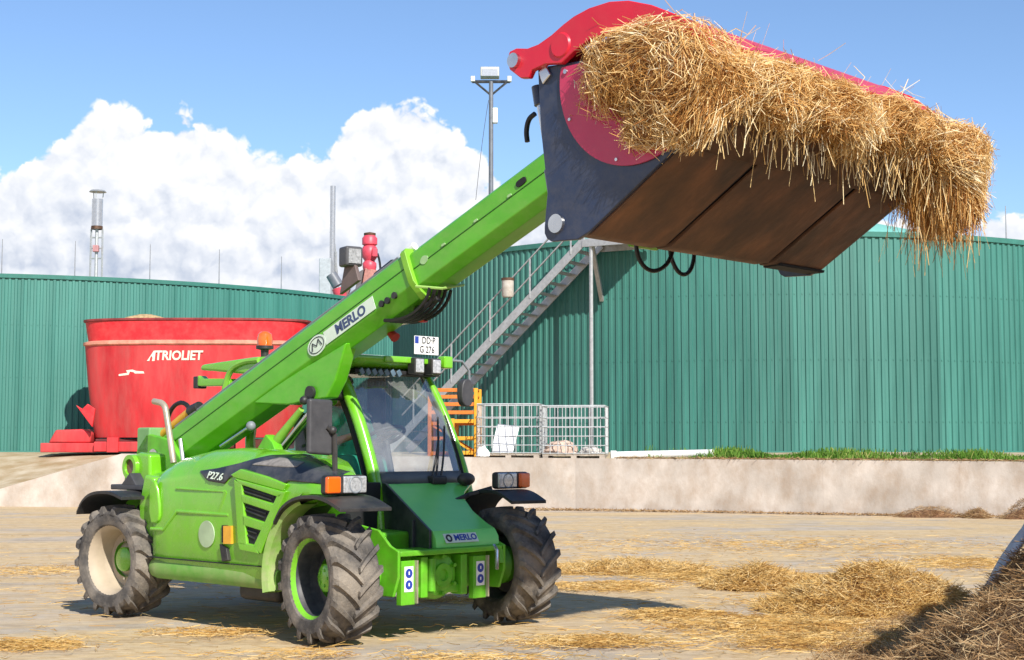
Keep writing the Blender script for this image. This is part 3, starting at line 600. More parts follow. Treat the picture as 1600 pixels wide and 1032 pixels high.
m.add(P + [(x, y + 0.03, zz) for x, y, zz in P], [tuple(range(6)), tuple(range(11, 5, -1))] + [(i, (i + 1) % 6, 6 + (i + 1) % 6, 6 + i) for i in range(6)])
o = m.build('plastic_sheet', WSH); o.location = (-0.18, 39.15, z + 0.0); tag(o, 'bent white plastic sheet standing inside the left wire cage', 'sheet')
def lump(name, c, r, m, label, cat, seed):
    b = MB(); b.sphere((0, 0, 0), 1.0, 20, 12)
    b.v = [tuple(Vector(p) * (1 + 0.35 * mnoise.noise(Vector(p) * 2.1 + Vector((seed, 0, 0)))) ) for p in b.v]
    b.v = [(p[0] * r[0], p[1] * r[1], max(0.0, (p[2] + 0.35)) * r[2]) for p in b.v]
    o = b.build(name, m); o.location = c; return tag(o, label, cat)
lump('feed_sack', (1.25, 38.95, z + 0.13), (0.45, 0.3, 0.25), mat('sack_cloth', (0.52, 0.38, 0.30), 0.9, var=0.25, scale=7, bump=0.3), 'crumpled beige sack lying in the right wire cage', 'sack', 3)
lump('feed_sack', (2.05, 38.75, z + 0.13), (0.3, 0.25, 0.14), mat('sack_grey', (0.45, 0.42, 0.38), 0.9, var=0.25, scale=7), 'flat grey sack at the right end of the wire cages', 'sack', 5)
ORP = mat('orange_paint', (0.62, 0.17, 0.015), 0.55, var=0.2, scale=6, dirt=(0.25, 0.10, 0.04), dirt_amt=0.5, dirt_scale=6)
YOP = mat('amber_paint', (0.72, 0.33, 0.02), 0.5, var=0.1)
def stillage(cx, cy, z, w, d, h, label, shelves, mt):
    root = tag(empty('steel_rack', (cx, cy, z), R_(-5)), label, 'rack', 'orange racks by the tank')
    for sx in (-1, 1):
        for sy in (-1, 1): MB().mm(sx * w / 2 - 0.05, sx * w / 2 + 0.05, sy * d / 2 - 0.05, sy * d / 2 + 0.05, 0, h).build('post', mt if sx < 0 else YOP, root, bevel=0.01)
    for zz in shelves:
        for i in range(4): MB().mm(-w / 2, w / 2, -d / 2 + i * d / 4 + 0.02, -d / 2 + (i + 1) * d / 4 - 0.02, zz, zz + 0.035).build('shelf_slat', mt, root)
        MB().mm(-w / 2, w / 2, -d / 2 - 0.02, -d / 2 + 0.02, zz - 0.05, zz + 0.05).build('shelf_beam', mt, root, bevel=0.008)
    R = Matrix.Rotation(math.atan2(h * 0.4, w), 3, 'Y')
    MB().box((0, -d / 2 + 0.03, h * 0.28), (math.hypot(w, h * 0.4), 0.03, 0.05), R).build('brace', mt, root)
zz = plat_z(-1.4, 39.6)
stillage(-1.22, 39.9, zz, 0.62, 0.9, 1.02, 'lower orange steel rack beside the wire cages', (0.12, 0.5, 0.95), YOP)
stillage(-1.55, 40.6, zz, 1.25, 0.9, 1.85, 'taller orange and amber slatted rack under the staircase', (0.1, 0.5, 0.9, 1.2, 1.42, 1.62, 1.8), ORP)
m = MB(); pts = [(2.6, 38.25), (3.3, 38.0), (4.2, 37.6), (5.0, 37.2)]; m.tube([(x - 2.6, y - 38.25, 0.02 * i) for i, (x, y) in enumerate(pts)], 0.10, 12); m.v = m.v
o = m.build('pipe', WHT); o.location = (2.6, 38.25, plat_z(2.6, 38.25) + 0.10); tag(o, 'white plastic pipe lying on the wall ledge beside the cages', 'pipe')
MB().lathe([(0.102, -0.08), (0.125, -0.08), (0.125, 0.06), (0.102, 0.06)], 14, (0, 0, 0), 'x').build('socket', WHT, o)
tag(lump('rubble', (-0.75, 38.7, zz + 0.02), (0.16, 0.12, 0.2), WSH, 'pale rubble lump between the orange rack and the cages', 'rubble', 8), None)
# ================================================================== TELEHANDLER (local axes: x forward, y to its left, z up, origin under the front axle)
VA = R_(43.4); VO = Vector((-0.727, 12.577, 0)); FWD = Vector((math.cos(VA), -math.sin(VA), 0)); LAT = Vector((math.sin(VA), math.cos(VA), 0)); UP = Vector((0, 0, 1))
def vpx(x, y, axis, val):
    c, s = math.cos(PITCH), math.sin(PITCH); v = -(y - 516) / F_PX; d = Vector(((x - 800) / F_PX, c - v * s, s + v * c))
    nn = {'x': FWD, 'y': LAT, 'z': UP}[axis]; C = Vector((0, 0, 1.5)); t = (VO + nn * val - C).dot(nn) / d.dot(nn); q = C + d * t - VO
    return Vector((q.dot(FWD), q.dot(LAT), q.z))
def vxz(x, y, val): q = vpx(x, y, 'y', val); return (q.x, q.z)
th = tag(empty('telehandler', VO, -VA), 'lime green telehandler with raised boom carrying the straw bucket', 'telehandler')

# ---- wheels
RT, WT = 0.503, 0.41
def tyre_mesh():
    m = MB(); hw = WT / 2
    m.lathe([(0.300, -hw + 0.045), (0.325, -hw + 0.012), (0.37, -hw - 0.002), (0.42, -hw + 0.002), (0.450, -hw + 0.028), (0.462, -hw + 0.07), (0.467, 0), (0.462, hw - 0.07), (0.450, hw - 0.028), (0.42, hw - 0.002), (0.37, hw + 0.002), (0.325, hw - 0.012), (0.300, hw - 0.045)], 72)
    N = 17; ts = [0, 0.25, 0.5, 0.75, 0.93, 1.0]
    for s in (-1, 1):
        for i in range(N):
            p0 = 2 * math.pi * (i + (0.5 if s > 0 else 0)) / N; rg = []
            for t in ts:
                y = s * (-0.012 + t * (hw + 0.018)); ph = p0 - 0.40 * t ** 0.85
                rt = RT - 0.012 * t * t if t < 0.99 else 0.462; rb = 0.452 if t < 0.7 else (0.43 if t < 0.99 else 0.415)
                wb = 0.052 + 0.018 * t; wt = 0.034 + 0.012 * t
                rg.append([(r * math.sin(a), y, r * math.cos(a)) for r, a in ((rb, ph - wb), (rt, ph - wt), (rt, ph + wt), (rb, ph + wb))])
            m.loft(rg)
    return m.mesh('tyre', RUB, angle=30)
TYRE = tyre_mesh()
def wheel(x, y, steer, side, dish, lab):
    root = empty('wheel', (x, y, RT - 0.003), steer, th); root['label'] = lab
    inst('tyre', TYRE, root, rot=(0, random.uniform(0, 0.3), 0))
    s = side; o = s * (WT / 2 - 0.045)
    MB().lathe([(0.288, o - s * 0.02), (0.303, o + s * 0.006), (0.318, o + s * 0.022), (0.328, o + s * 0.010)], 48).build('rim_flange', G if dish is RIMD else dish, root)
    rim = MB(); rim.lathe([(0.302, o - s * 0.003), (0.286, o - s * 0.022), (0.272, o - s * 0.06), (0.265, o - s * 0.16)], 48); rim.lathe([(0.30, -o), (0.27, -o + s * 0.05), (0.265, o - s * 0.16)], 48)
    rim.build('rim', dish, root)
    MB().lathe([(0.275, o - s * 0.10), (0.25, o - s * 0.20), (0.16, o - s * 0.205), (0.12, o - s * 0.17), (0.0, o - s * 0.17)], 48).build('rim_disc', dish, root)
    hf = 0.105 if dish is RIMD else 0.125; MB().lathe([(0.0, o - s * hf), (0.088, o - s * hf), (0.110, o - s * (hf + 0.015)), (0.114, o - s * 0.20), (0.0, o - s * 0.20)], 32).build('hub', G, root)
    b = MB()
    for k in range(5 if dish is RIMD else 8):
        a = 2 * math.pi * k / (5 if dish is RIMD else 8) + 0.3; r = 0.062 if dish is RIMD else 0.19; h = o - s * (hf if dish is RIMD else 0.20)
        b.lathe([(0.0, h + s * 0.006), (0.012, h + s * 0.006), (0.014, h)], 8, (r * math.sin(a), 0, r * math.cos(a)))
    b.build('wheel_bolts', GF if dish is RIMD else CHR, root)
    MB().lathe([(0.16, 0.0), (0.17, -s * 0.10), (0.12, -s * 0.16), (0.09, -s * 0.45)], 24).build('drive_hub', GF, root)
TR = 2.052 / 2; WB = 2.919
wheel(0, -TR, R_(-9.9), -1, RIMD, 'muddy front wheel with dark dished rim and green hub')
wheel(0, TR, R_(-9.9), 1, RIMD, 'front wheel on the far side seen tread on')
wheel(-WB, -TR, R_(5.5), -1, RIMB, 'rear wheel with a beige dished rim')
wheel(-WB, TR, R_(5.5), 1, RIMB, 'rear wheel on the far side')

# ---- chassis and axles
MB().mm(-3.25, -0.1, -0.52, 0.50, 0.45, 0.82).build('chassis', GF, th, bevel=0.03)
for x in (0.0, -WB): MB().lathe([(0.09, -0.75), (0.10, -0.4), (0.15, -0.2), (0.19, -0.02), (0.15, 0.16), (0.10, 0.4), (0.09, 0.75)], 20, (x, 0, 0.5)).build('axle', GF, th)
MB().mm(-1.3, -0.75, -0.95, -0.55, 0.24, 0.44).build('fuel_tank', BLK, th, bevel=0.05)

# ---- engine cover
ZC = [(-2.52, 1.20, 1.02, 0.50, -0.90), (-2.46, 1.31, 1.10, 0.42, -1.03), (-2.36, 1.385, 1.15, 0.40, -1.085), (-2.15, 1.45, 1.20, 0.40, -1.10), (-1.8, 1.505, 1.235, 0.40, -1.10), (-1.4, 1.52, 1.25, 0.40, -1.105), (-1.0, 1.505, 1.25, 0.40, -1.11), (-0.66, 1.47, 1.24, 0.40, -1.12),
      (-0.63, 1.465, 1.24, 0.52, -1.12), (-0.60, 1.46, 1.235, 0.70, -1.12), (-0.5, 1.445, 1.23, 0.88, -1.12), (-0.35, 1.42, 1.22, 1.02, -1.12), (-0.15, 1.375, 1.20, 1.10, -1.12), (0.05, 1.31, 1.18, 1.12, -1.10), (0.12, 1.26, 1.165, 1.125, -1.06)]
def hood_at(x):
    for a, b in zip(ZC, ZC[1:]):
        if x <= b[0]:
            t = max(0, (x - a[0]) / (b[0] - a[0])); return [p + (q - p) * t for p, q in zip(a, b)]
    return list(ZC[-1])
def YI(x): return float(np.interp(x, [-0.75, -0.35, 0.12], [-0.40, -0.55, -0.84]))
def hood_profile(x):
    _, zt, zs, zb, yo = hood_at(x); P = [(YI(x), zb), (yo + 0.04, zb), (yo, zb + min(0.05, (zs - zb) * 0.3))]
    zm = zb + (zs - zb) * 0.55; P += [(yo - 0.012, zm)]
    cr = min(0.34, YI(x) - yo - 0.02)
    for i in range(9):
        a = (i / 8) * math.pi / 2; P.append((yo + cr * (1 - math.cos(a)), zs + (zt - zs) * math.sin(a)))
    P += [(max(YI(x), yo + cr + 0.002), zt - 0.02)]; return P
def hood_y(x, z):
    P = hood_profile(x)[2:13]
    for (y0, z0), (y1, z1) in zip(P, P[1:]):
        if z <= z1: t = max(0, (z - z0) / max(1e-6, z1 - z0)); return y0 + (y1 - y0) * t
    return P[-1][0]
m = MB(); hx = sorted(set([z[0] for z in ZC] + [-2.3 + 0.1 * i for i in range(24)]))
m.loft([[(x, y, z) for y, z in hood_profile(x)] for x in hx if x <= 0.12]); hood = m.build('engine_cover', G, th)
def on_hood(name, xs, zlo, zhi, mt, parent, off=0.008, n=9):
    v = []; f = []; m = MB()
    for x in xs:
        a, b = zlo(x), zhi(x)
        for j in range(n + 1):
            z = a + (b - a) * j / n; v.append((x, hood_y(x, z) - off, z))
    for i in range(len(xs) - 1):
        for j in range(n): k = i * (n + 1) + j; f.append((k, k + 1, k + n + 2, k + n + 1))
    m.v = v; m.f = f; o = m.build(name, mt, parent, recalc=False)
    sd = o.modifiers.new('thick', 'SOLIDIFY'); sd.thickness = off; sd.offset = 0; return o
def pl(pts): return lambda x: float(np.interp(x, [p[0] for p in pts], [p[1] for p in pts]))
blo = pl([(-1.66, 1.315), (-1.52, 1.235), (-1.28, 1.215), (-1.2, 1.275), (-0.92, 1.275), (-0.62, 1.165), (-0.4, 1.25), (-0.1, 1.24), (0.1, 1.225)])
bhi = pl([(-1.66, 1.32), (-1.4, 1.345), (-1.15, 1.385), (-0.85, 1.455), (-0.6, 1.462), (-0.35, 1.415), (0.0, 1.325), (0.1, 1.27)])
pan = on_hood('black_side_panel', [-1.66 + 1.76 * i / 70 for i in range(71)], blo, bhi, BLKP, hood)
on_hood('decal_stripe', [-0.95 + 0.55 * i / 20 for i in range(21)], pl([(-0.95, 1.375), (-0.55, 1.36), (-0.4, 1.36)]), pl([(-0.95, 1.38), (-0.7, 1.435), (-0.4, 1.40)]), mat('dusty_stripe', (0.22, 0.20, 0.18), 0.6, var=0.25, scale=20), pan, 0.012, 5)
a, b = Vector((-1.56, hood_y(-1.5, 1.29) - 0.02, 1.29)), Vector((-1.26, hood_y(-1.2, 1.265) - 0.02, 1.265))
text_obj('lettering', 'P27.6', 0.088, PRW, pan, frame((a + b) / 2, b - a, (0, 0.25, 1)), 0.002, 0.15, 0.001, 1.15)
# embossed steps of the cover
def emb(name, pts, w, d, mt=G, y0=-1.105):
    m = MB()
    for (x0, z0), (x1, z1) in zip(pts, pts[1:]):
        L = math.hypot(x1 - x0, z1 - z0); R = Matrix.Rotation(-math.atan2(z1 - z0, x1 - x0), 3, 'Y'); m.box(((x0 + x1) / 2, y0, (z0 + z1) / 2), (L + w * 0.3, d, w), R)
    return m.build(name, mt, hood, bevel=min(w, d) * 0.35)
emb('styling_step', [(-2.38, 0.80), (-2.18, 0.80), (-1.98, 0.965), (-1.22, 0.955)], 0.035, 0.035)
emb('styling_step', [(-2.0, 1.165), (-1.30, 1.15)], 0.02, 0.02)
emb('styling_step', [(-1.38, 0.93), (-1.27, 1.15)], 0.05, 0.02)
m = MB(); m.prism(smooth_poly([(-2.40, 1.24), (-2.29, 1.22), (-2.22, 0.95), (-2.26, 0.85), (-2.40, 0.85)], 1), -1.125, -1.09); m.build('rear_corner_pad', G, hood, bevel=0.015)
# lower skirt
m = MB(); sk = []
for x, g in ((-2.44, 0.5), (-2.40, 0.8), (-2.3, 1), (-0.75, 1), (-0.63, 0.95), (-0.58, 0.8)):
    sk.append([(x, -1.085 + (-0.055) * math.cos(a) * g if True else 0, 0.455 + 0.095 * g * math.sin(a)) for a in [2 * math.pi * k / 16 for k in range(16)]])
sk = [[(x, -1.06 + (y + 1.085) * 1.0 if y < -1.085 else -0.80 + (y + 1.085), z) for x, y, z in r] for r in sk]
m.loft(sk); m.build('lower_skirt', mat('dusty_green', (0.12, 0.36, 0.03), 0.45, var=0.08, dirt=DUST, dirt_amt=0.5, dirt_scale=3), th)
MB().mm(-2.42, -0.66, -1.128, -1.05, 0.548, 0.556).build('skirt_gap', DRK, hood)
# vents
YV = -1.16
m = MB(); m.prism([vxz(*p, -1.13) for p in ((370, 750), (438, 772), (398, 858), (374, 852))], -1.135, -1.08); m.build('vent_mesh', DRK, hood)
for q in (((366, 748), (444, 769), (436, 778), (374, 757)), ((365, 750), (377, 756), (385, 853), (371, 851)), ((433, 773), (446, 768), (406, 866), (395, 854)), ((376, 772), (428, 788), (422, 800), (377, 785)), ((378, 805), (414, 817), (408, 830), (379, 821)), ((370, 846), (398, 852), (404, 866), (374, 860))):
    m = MB(); m.prism([vxz(*p, YV) for p in q], YV, -1.09); m.build('vent_bar', G, hood, bevel=0.008)
for q in (((380, 762), (428, 777)), ((381, 768), (424, 782)), ((381, 791), (416, 803)), ((382, 797), (413, 809)), ((384, 828), (401, 834)), ((385, 836), (398, 842))):
    p0, p1 = vxz(*q[0], -1.14), vxz(*q[1], -1.14); m = MB(); m.tube([(p0[0], -1.138, p0[1]), (p1[0], -1.138, p1[1])], 0.008, 5); m.build('vent_slat', BLK, hood)
m = MB(); m.prism([vxz(*p, -1.13) for p in ((362, 742), (378, 733), (420, 745), (450, 757), (444, 768), (368, 747))], -1.15, -1.09); m.build('vent_hood', G, hood, bevel=0.012)
# stickers, latch
c = vpx(322, 835, 'y', -1.125); MB().lathe([(0.0, -0.006), (0.113, -0.006), (0.115, 0.0), (0.0, 0.0)], 32, (c.x, -1.118, c.z)).build('round_sticker', mat('sticker_grey', (0.36, 0.47, 0.28), 0.6), hood)
p = [vxz(*q, -1.12) for q in ((348, 821), (356, 821), (356, 848), (348, 848))]; m = MB(); m.prism(p, -1.132, -1.10); m.build('latch_recess', DRK, hood)
p = [vxz(*q, -1.12) for q in ((352, 822), (364, 822), (364, 850), (352, 850))]; m = MB(); m.prism(p, -1.142, -1.10); m.build('warning_label', YEL, hood)
p = [vxz(*q, -1.12) for q in ((346, 850), (357, 857), (360, 876), (350, 878))]; m = MB(); m.prism(p, -1.145, -1.10); m.build('latch', BLK, hood, bevel=0.006)
# front arch trim
m = MB(); m.lathe([(0.60, -1.17), (0.655, -1.19), (0.70, -1.12), (0.70, -1.0), (0.60, -1.0)], 40, (0, 0, 0.5), closed=True, a0=R_(-103), a1=R_(-18)); m.build('arch_trim', mat('dusty_lime', (0.22, 0.42, 0.07), 0.5, var=0.15, dirt=(0.5, 0.42, 0.3), dirt_amt=0.6, dirt_scale=5), th)
# rear bodywork left of the cover
m = MB(); m.prism([(-3.35, 0.75), (-2.5, 0.62), (-2.5, 1.20), (-2.75, 1.30), (-3.2, 1.22), (-3.4, 1.05)], -0.80, 0.50); m.build('counterweight', GF, th, bevel=0.05)
m = MB(); m.prism([(-2.66, 0.55), (-2.50, 0.42), (-2.46, 0.5), (-2.46, 1.25), (-2.62, 1.28), (-2.70, 1.0)], -1.04, -0.72); m.build('rear_corner_post', G, th, bevel=0.03)
# rear lamp ring bracket
c = vpx(207, 730, 'y', -0.8)
m = MB(); m.prism([(c.x - 0.16, c.z - 0.17), (c.x + 0.30, c.z - 0.2), (c.x + 0.28, c.z + 0.12), (c.x + 0.1, c.z + 0.14), (c.x - 0.13, c.z + 0.08)], -0.80, -0.60); br = m.build('rear_lamp_bracket', G, th, bevel=0.03)
MB().lathe([(0.075, -0.84), (0.115, -0.84), (0.12, -0.78), (0.075, -0.78)], 28, (c.x, 0, c.z), closed=True).build('ring', G, br)
MB().lathe([(0.0, -0.81), (0.075, -0.815), (0.075, -0.79)], 24, (c.x, 0, c.z)).build('lamp', mat('brown_lens', (0.16, 0.07, 0.05), 0.3), br)
# fenders
def fender(y0, y1, pts, name='fender', parent=th, st=0.0):
    n = len(pts); th_ = 0.028; v = []; f = []; m = MB(); top = pts; 
    poly = list(top) + [(x, z - th_) for x, z in reversed(top)]; m.prism(poly, y0, y1)
    if st:
        yc = TR if y0 > 0 else -TR; c_, s_ = math.cos(st), math.sin(st); m.v = [(x * c_ - (y - yc) * s_, yc + x * s_ + (y - yc) * c_, z) for x, y, z in m.v]
    return m.build(name, BLK, parent, bevel=0.006)
fp = smooth_poly([(-0.46, 0.93), (-0.36, 1.05), (-0.16, 1.135), (0.10, 1.155), (0.30, 1.135), (0.52, 1.06)], 2, closed=False)
fender(-1.27, -0.80, fp, st=R_(-7)); fender(0.82, 1.20, [(x * 0.82 - 0.12, z) for x, z in fp], st=R_(-9.9))
rp = smooth_poly([(-WB - 0.44, 0.93), (-WB - 0.36, 1.04), (-WB - 0.2, 1.12), (-WB + 0.1, 1.135), (-WB + 0.32, 1.08)], 2, closed=False)
fender(-1.28, -0.78, rp); fender(0.78, 1.28, rp)
MB().mm(-WB - 0.32, -WB + 0.30, -1.0, -0.88, 1.13, 1.18).build('fender_bracket', MIR, th, bevel=0.01)
m = MB(); m.prism([(-WB - 0.15, 1.17), (-WB + 0.12, 1.17), (-WB + 0.0, 1.29)], -1.0, -0.88); m.build('fender_gusset', MIR, th, bevel=0.01)
# head lamps
for s in (-1, 1):
    ya, yb = sorted((s * 1.275, s * 0.86)); dx = 0.0 if s < 0 else -0.24
    hl = MB().mm(0.17 + dx, 0.25 + dx, ya, yb, 1.155, 1.305).build('headlamp', BLK, th, bevel=0.025)
    i0, i1 = sorted((s * 1.272, s * 1.135)); h0, h1 = sorted((s * 1.105, s * 0.872))
    MB().mm(0.22 + dx, 0.268 + dx, i0, i1, 1.165, 1.295).build('indicator', ORG, hl, bevel=0.015)
    MB().mm(0.22 + dx, 0.262 + dx, h0, h1, 1.165, 1.297).build('lens', LENS, hl, bevel=0.012)
    hm = (h0 + h1) / 2
    MB().lathe([(0.055, 0.262 + dx), (0.062, 0.266 + dx), (0.068, 0.262 + dx)], 24, (0, hm, 1.23), 'x').build('lens_ring', GRY, hl)
    MB().tube([(0.1 + dx, s * 0.95, 1.16), (-0.05 + dx, s * 0.8, 1.1), (-0.28, s * 0.62, 1.05)], 0.022, 6).build('lamp_arm', BLK, th)

# ---- front end
zsl = lambda x: 1.205 - 0.44 * (x + 0.58)
pts = [(-0.58, 0.10), (-0.58, 1.14), (-0.40, 0.86), (-0.28, 0.74), (-0.05, 0.62), (0.16, 0.575), (0.26, 0.575), (0.26, -0.16)]
m = MB(); n = len(pts); v = [(x, y, zsl(x)) for x, y in pts] + [(x - 0.01, y, zsl(x) - 0.03) for x, y in pts]
m.add(v, [tuple(range(n)), tuple(range(2 * n - 1, n - 1, -1))] + [(i, (i + 1) % n, n + (i + 1) % n, n + i) for i in range(n)])
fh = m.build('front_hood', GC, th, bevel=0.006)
zl = zsl(0.26)
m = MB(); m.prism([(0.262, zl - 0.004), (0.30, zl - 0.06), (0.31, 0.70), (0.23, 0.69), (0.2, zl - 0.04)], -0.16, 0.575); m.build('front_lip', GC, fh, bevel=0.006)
a, b = Vector((0.295, -0.06, zl - 0.06)), Vector((0.295, 0.27, zl - 0.06)); pu = Vector((-0.16, 0, 0.6))
fr = frame((a + b) / 2 + Vector((0.006, 0.02, 0.0)), b - a, (-0.035, 0, 0.06))
m = MB(); m.box((0, 0, 0), (0.38, 0.085, 0.004)); m.v = [tuple(fr @ Vector(p)) for p in m.v]; st = m.build('name_sticker', PRW, fh)
text_obj('lettering', 'MERLO', 0.075, BLUE, st, fr @ Matrix.Translation((0.05, 0, 0.003)), 0.002, 0.0, 0.002, 1.1)
MB().lathe([(0.018, -0.002), (0.034, -0.002), (0.034, 0.002), (0.018, 0.002)], 20, axis='z', closed=True).build('logo_ring', INK, st).matrix_local = fr @ Matrix.Translation((-0.14, 0, 0.004))
Q = [(-0.62, 0.55), (-0.62, 1.215), (-0.56, 1.21), (0.272, zl + 0.012), (0.272, zl - 0.14), (0.1, 0.60)]; yq = lambda x: 0.085 - 0.31 * (x + 0.58)
m = MB(); n = len(Q); v = [(x, yq(x), z) for x, z in Q] + [(x, yq(x) - 0.03, z) for x, z in Q]
m.add(v, [tuple(range(n)), tuple(range(2 * n - 1, n - 1, -1))] + [(i, (i + 1) % n, n + (i + 1) % n, n + i) for i in range(n)]); m.build('well_side_panel', BLKP, th, bevel=0.006)
MB().mm(-0.02, 0.01, -0.15, -0.12, 0.62, 0.92).build('well_rib', MIR, th, bevel=0.005)
MB().mm(-0.72, -0.60, -0.62, 0.04, 0.50, 1.22).build('well_back_panel', DRK, th, bevel=0.01)
MB().mm(-0.60, 0.08, -0.60, -0.07, 0.50, 0.56).build('well_floor', DRK, th)
MB().mm(0.08, 0.36, -0.60, 0.56, 0.655, 0.70).build('front_shelf', GF, th, bevel=0.01)
for y in (-0.63, 0.57):
    m = MB(); m.prism([(-0.15, 0.34), (0.30, 0.34), (0.36, 0.50), (0.36, 0.70), (0.26, 0.74), (0.12, 0.86), (-0.15, 0.90)], y, y + 0.03); m.build('side_plate', GF, th, bevel=0.008)
MB().mm(0.05, 0.18, -0.60, 0.56, 0.36, 0.65).build('front_frame', GF, th, bevel=0.02)
MB().lathe([(0.20, 0.10), (0.20, 0.20), (0.17, 0.26), (0.10, 0.28), (0.095, 0.30), (0.05, 0.30), (0.045, 0.285), (0.0, 0.285)], 32, (0, -0.07, 0.48), 'x').build('differential_cover', GF, th)
MB().mm(0.17, 0.27, -0.36, 0.22, 0.33, 0.40).build('lower_beam', GF, th, bevel=0.015)
for y in (-0.32, 0.13): MB().mm(0.17, 0.30, y, y + 0.075, 0.31, 0.64).build('support_rib', GF, th, bevel=0.01)
for y in (-0.30,): MB().tube([(0.29, y + 0.10, 0.36), (0.29, y + 0.10, 0.62)], 0.035, 12).build('steering_cylinder', GF, th)
for k, y in enumerate((-0.565, 0.245)):
    sb = MB().mm(0.27, 0.33, y, y + 0.155, 0.27, 0.62).build('label_bracket', GF, th, bevel=0.006)
    MB().mm(0.328, 0.334, y + 0.03, y + 0.125, 0.375, 0.575).build('safety_label', WHT, sb)
    MB().mm(0.328, 0.36, y + 0.142, y + 0.155, 0.28, 0.62).build('bracket_edge', EXH, sb)
    for zz in (0.43, 0.52): MB().lathe([(0.0, 0.337), (0.036, 0.337), (0.038, 0.334)], 20, (0, y + 0.078, zz), 'x').build('pictogram', BLUE, sb)
    for zz, w in ((0.53, 0.012), (0.44, 0.012)): MB().mm(0.337, 0.339, y + 0.07, y + 0.07 + w, zz - 0.02, zz + 0.005).build('pictogram_mark', WHT, sb)
MB().tube([(0.34, 0.47, 0.70), (0.38, 0.47, 0.66), (0.38, 0.47, 0.50)], 0.018, 8).build('hitch_pin', CHR, th)
MB().tube([(0.34, 0.54, 0.66), (0.36, 0.54, 0.55)], 0.03, 10).build('coupling', GF, th)
for y0, y1 in ((-0.60, -0.30), (0.30, 0.60)): MB().tube([(0.12, y0, 0.40), (0.12, y1, 0.40)], 0.03, 10).build('tie_rod', GF, th)
for k in range(6): MB().lathe([(0, 0.30), (0.018, 0.30), (0.018, 0.26)], 6, (0, -0.07 + 0.15 * math.sin(k * 1.05), 0.48 + 0.15 * math.cos(k * 1.05)), 'x').build('bolt', GF, th)

# ---- cab
AP = [(-0.60, 0.70), (-0.63, 0.95), (-0.68, 1.2), (-0.79, 1.5), (-0.96, 1.86), (-1.18, 2.20)]
def ax(z): return float(np.interp(z, [p[1] for p in AP], [p[0] for p in AP]))
AS = smooth_poly(AP, 2, closed=False)
cab = MB().mm(-2.60, -0.70, 0.10, 1.10, 0.55, 1.08).build('cab', GF, th, bevel=0.03)
m = MB(); m.tube([(x, 0.05, z) for x, z in AS], 0.058, 10); m.build('pillar', G, cab)
m = MB(); m.tube([(x, 1.17 - 0.05 * (z - 1.2), z) for x, z in AS], 0.042, 10); m.build('pillar', G, cab)
m = MB(); m.tube([(x - 0.105, 0.075, z) for x, z in AS], 0.055, 8); m.build('window_frame', DRK, cab)
m = MB(); m.tube([(x - 0.06, 1.13, z) for x, z in AS], 0.03, 8); m.build('window_frame', DRK, cab)
for y in (0.09, 1.08): MB().tube([(-2.50, y, 0.9), (-2.55, y, 1.6), (-2.45, y, 2.2)], 0.05, 8).build('rear_pillar', G, cab)
MB().mm(-1.95, -1.72, 1.04, 1.10, 1.08, 2.2).build('door_post', DRK, cab, bevel=0.02)
MB().tube([(-2.5, 0.06, 1.10), (-0.74, 0.06, 1.16)], 0.04, 8).build('window_sill', DRK, cab)
# windscreen with black lower band
v = []; f = []; nz_, ny_ = 14, 12
for i in range(nz_ + 1):
    z = 1.20 + (2.19 - 1.20) * i / nz_
    for j in range(ny_ + 1):
        y = 0.09 + 1.03 * j / ny_; v.append((ax(z) + 0.015 + 0.07 * (1 - ((y - 0.605) / 0.515) ** 2), y, z))
for i in range(nz_):
    for j in range(ny_): k = i * (ny_ + 1) + j; f.append((k, k + 1, k + ny_ + 2, k + ny_ + 1))
m = MB(); m.v = v; m.f = f; ws = m.build('windscreen', GLS, cab)
v = []; f = []
for z in (1.195, 1.31):
    for j in range(ny_ + 1):
        y = 0.09 + 1.03 * j / ny_; v.append((ax(z) + 0.022 + 0.07 * (1 - ((y - 0.605) / 0.515) ** 2), y, z))
for j in range(ny_): f.append((j, j + 1, j + ny_ + 2, j + ny_ + 1))
m = MB(); m.v = v; m.f = f; o = m.build('lower_band', mat('grey_band', (0.11, 0.12, 0.13), 0.5), ws)
o.modifiers.new('t', 'SOLIDIFY').thickness = 0.008
for sgn, y in ((1, 0.09), (-1, 1.12)):
    m = MB(); m.tube([(x + 0.02, y, z) for x, z in AS if z > 1.19], 0.016, 6); m.build('seal', DRK, ws)
def glass_quad(name, pts, parent): m = MB(); m.add(pts, [(0, 1, 2, 3)]); return m.build(name, GLC, parent)
glass_quad('side_window', [(-2.45, 0.06, 1.14), (-0.80, 0.06, 1.18), (-1.28, 0.06, 2.16), (-2.42, 0.06, 2.16)], cab)
glass_quad('side_window', [(-2.45, 1.1, 1.14), (-0.80, 1.1, 1.18), (-1.28, 1.1, 2.16), (-2.42, 1.1, 2.16)], cab)
glass_quad('rear_window', [(-2.55, 0.12, 1.14), (-2.55, 1.05, 1.14), (-2.46, 1.05, 2.16), (-2.46, 0.12, 2.16)], cab)
roof = MB(); roof.prism([(-3.02, 2.27), (-2.5, 2.22), (-1.1, 2.20), (-0.93, 2.285), (-0.91, 2.345), (-1.2, 2.375), (-2.4, 2.385), (-3.25, 2.345), (-3.28, 2.29)], 0.0, 1.14); roof = roof.build('roof', G, th, bevel=0.025)
MB().mm(-1.20, -0.98, 0.06, 1.10, 2.185, 2.225).build('header_rail', DRK, roof, bevel=0.01)
for k in range(7):
    y = 0.14 + k * 0.075; m = MB(); m.box((-1.0, y, 2.20), (0.05, 0.05, 0.06), Matrix.Rotation(R_(35), 3, 'X')); m.build('louvre', mat('louvre_blue', (0.10, 0.16, 0.22), 0.35) if k == 0 else bpy.data.materials['louvre_blue'], roof, bevel=0.006)
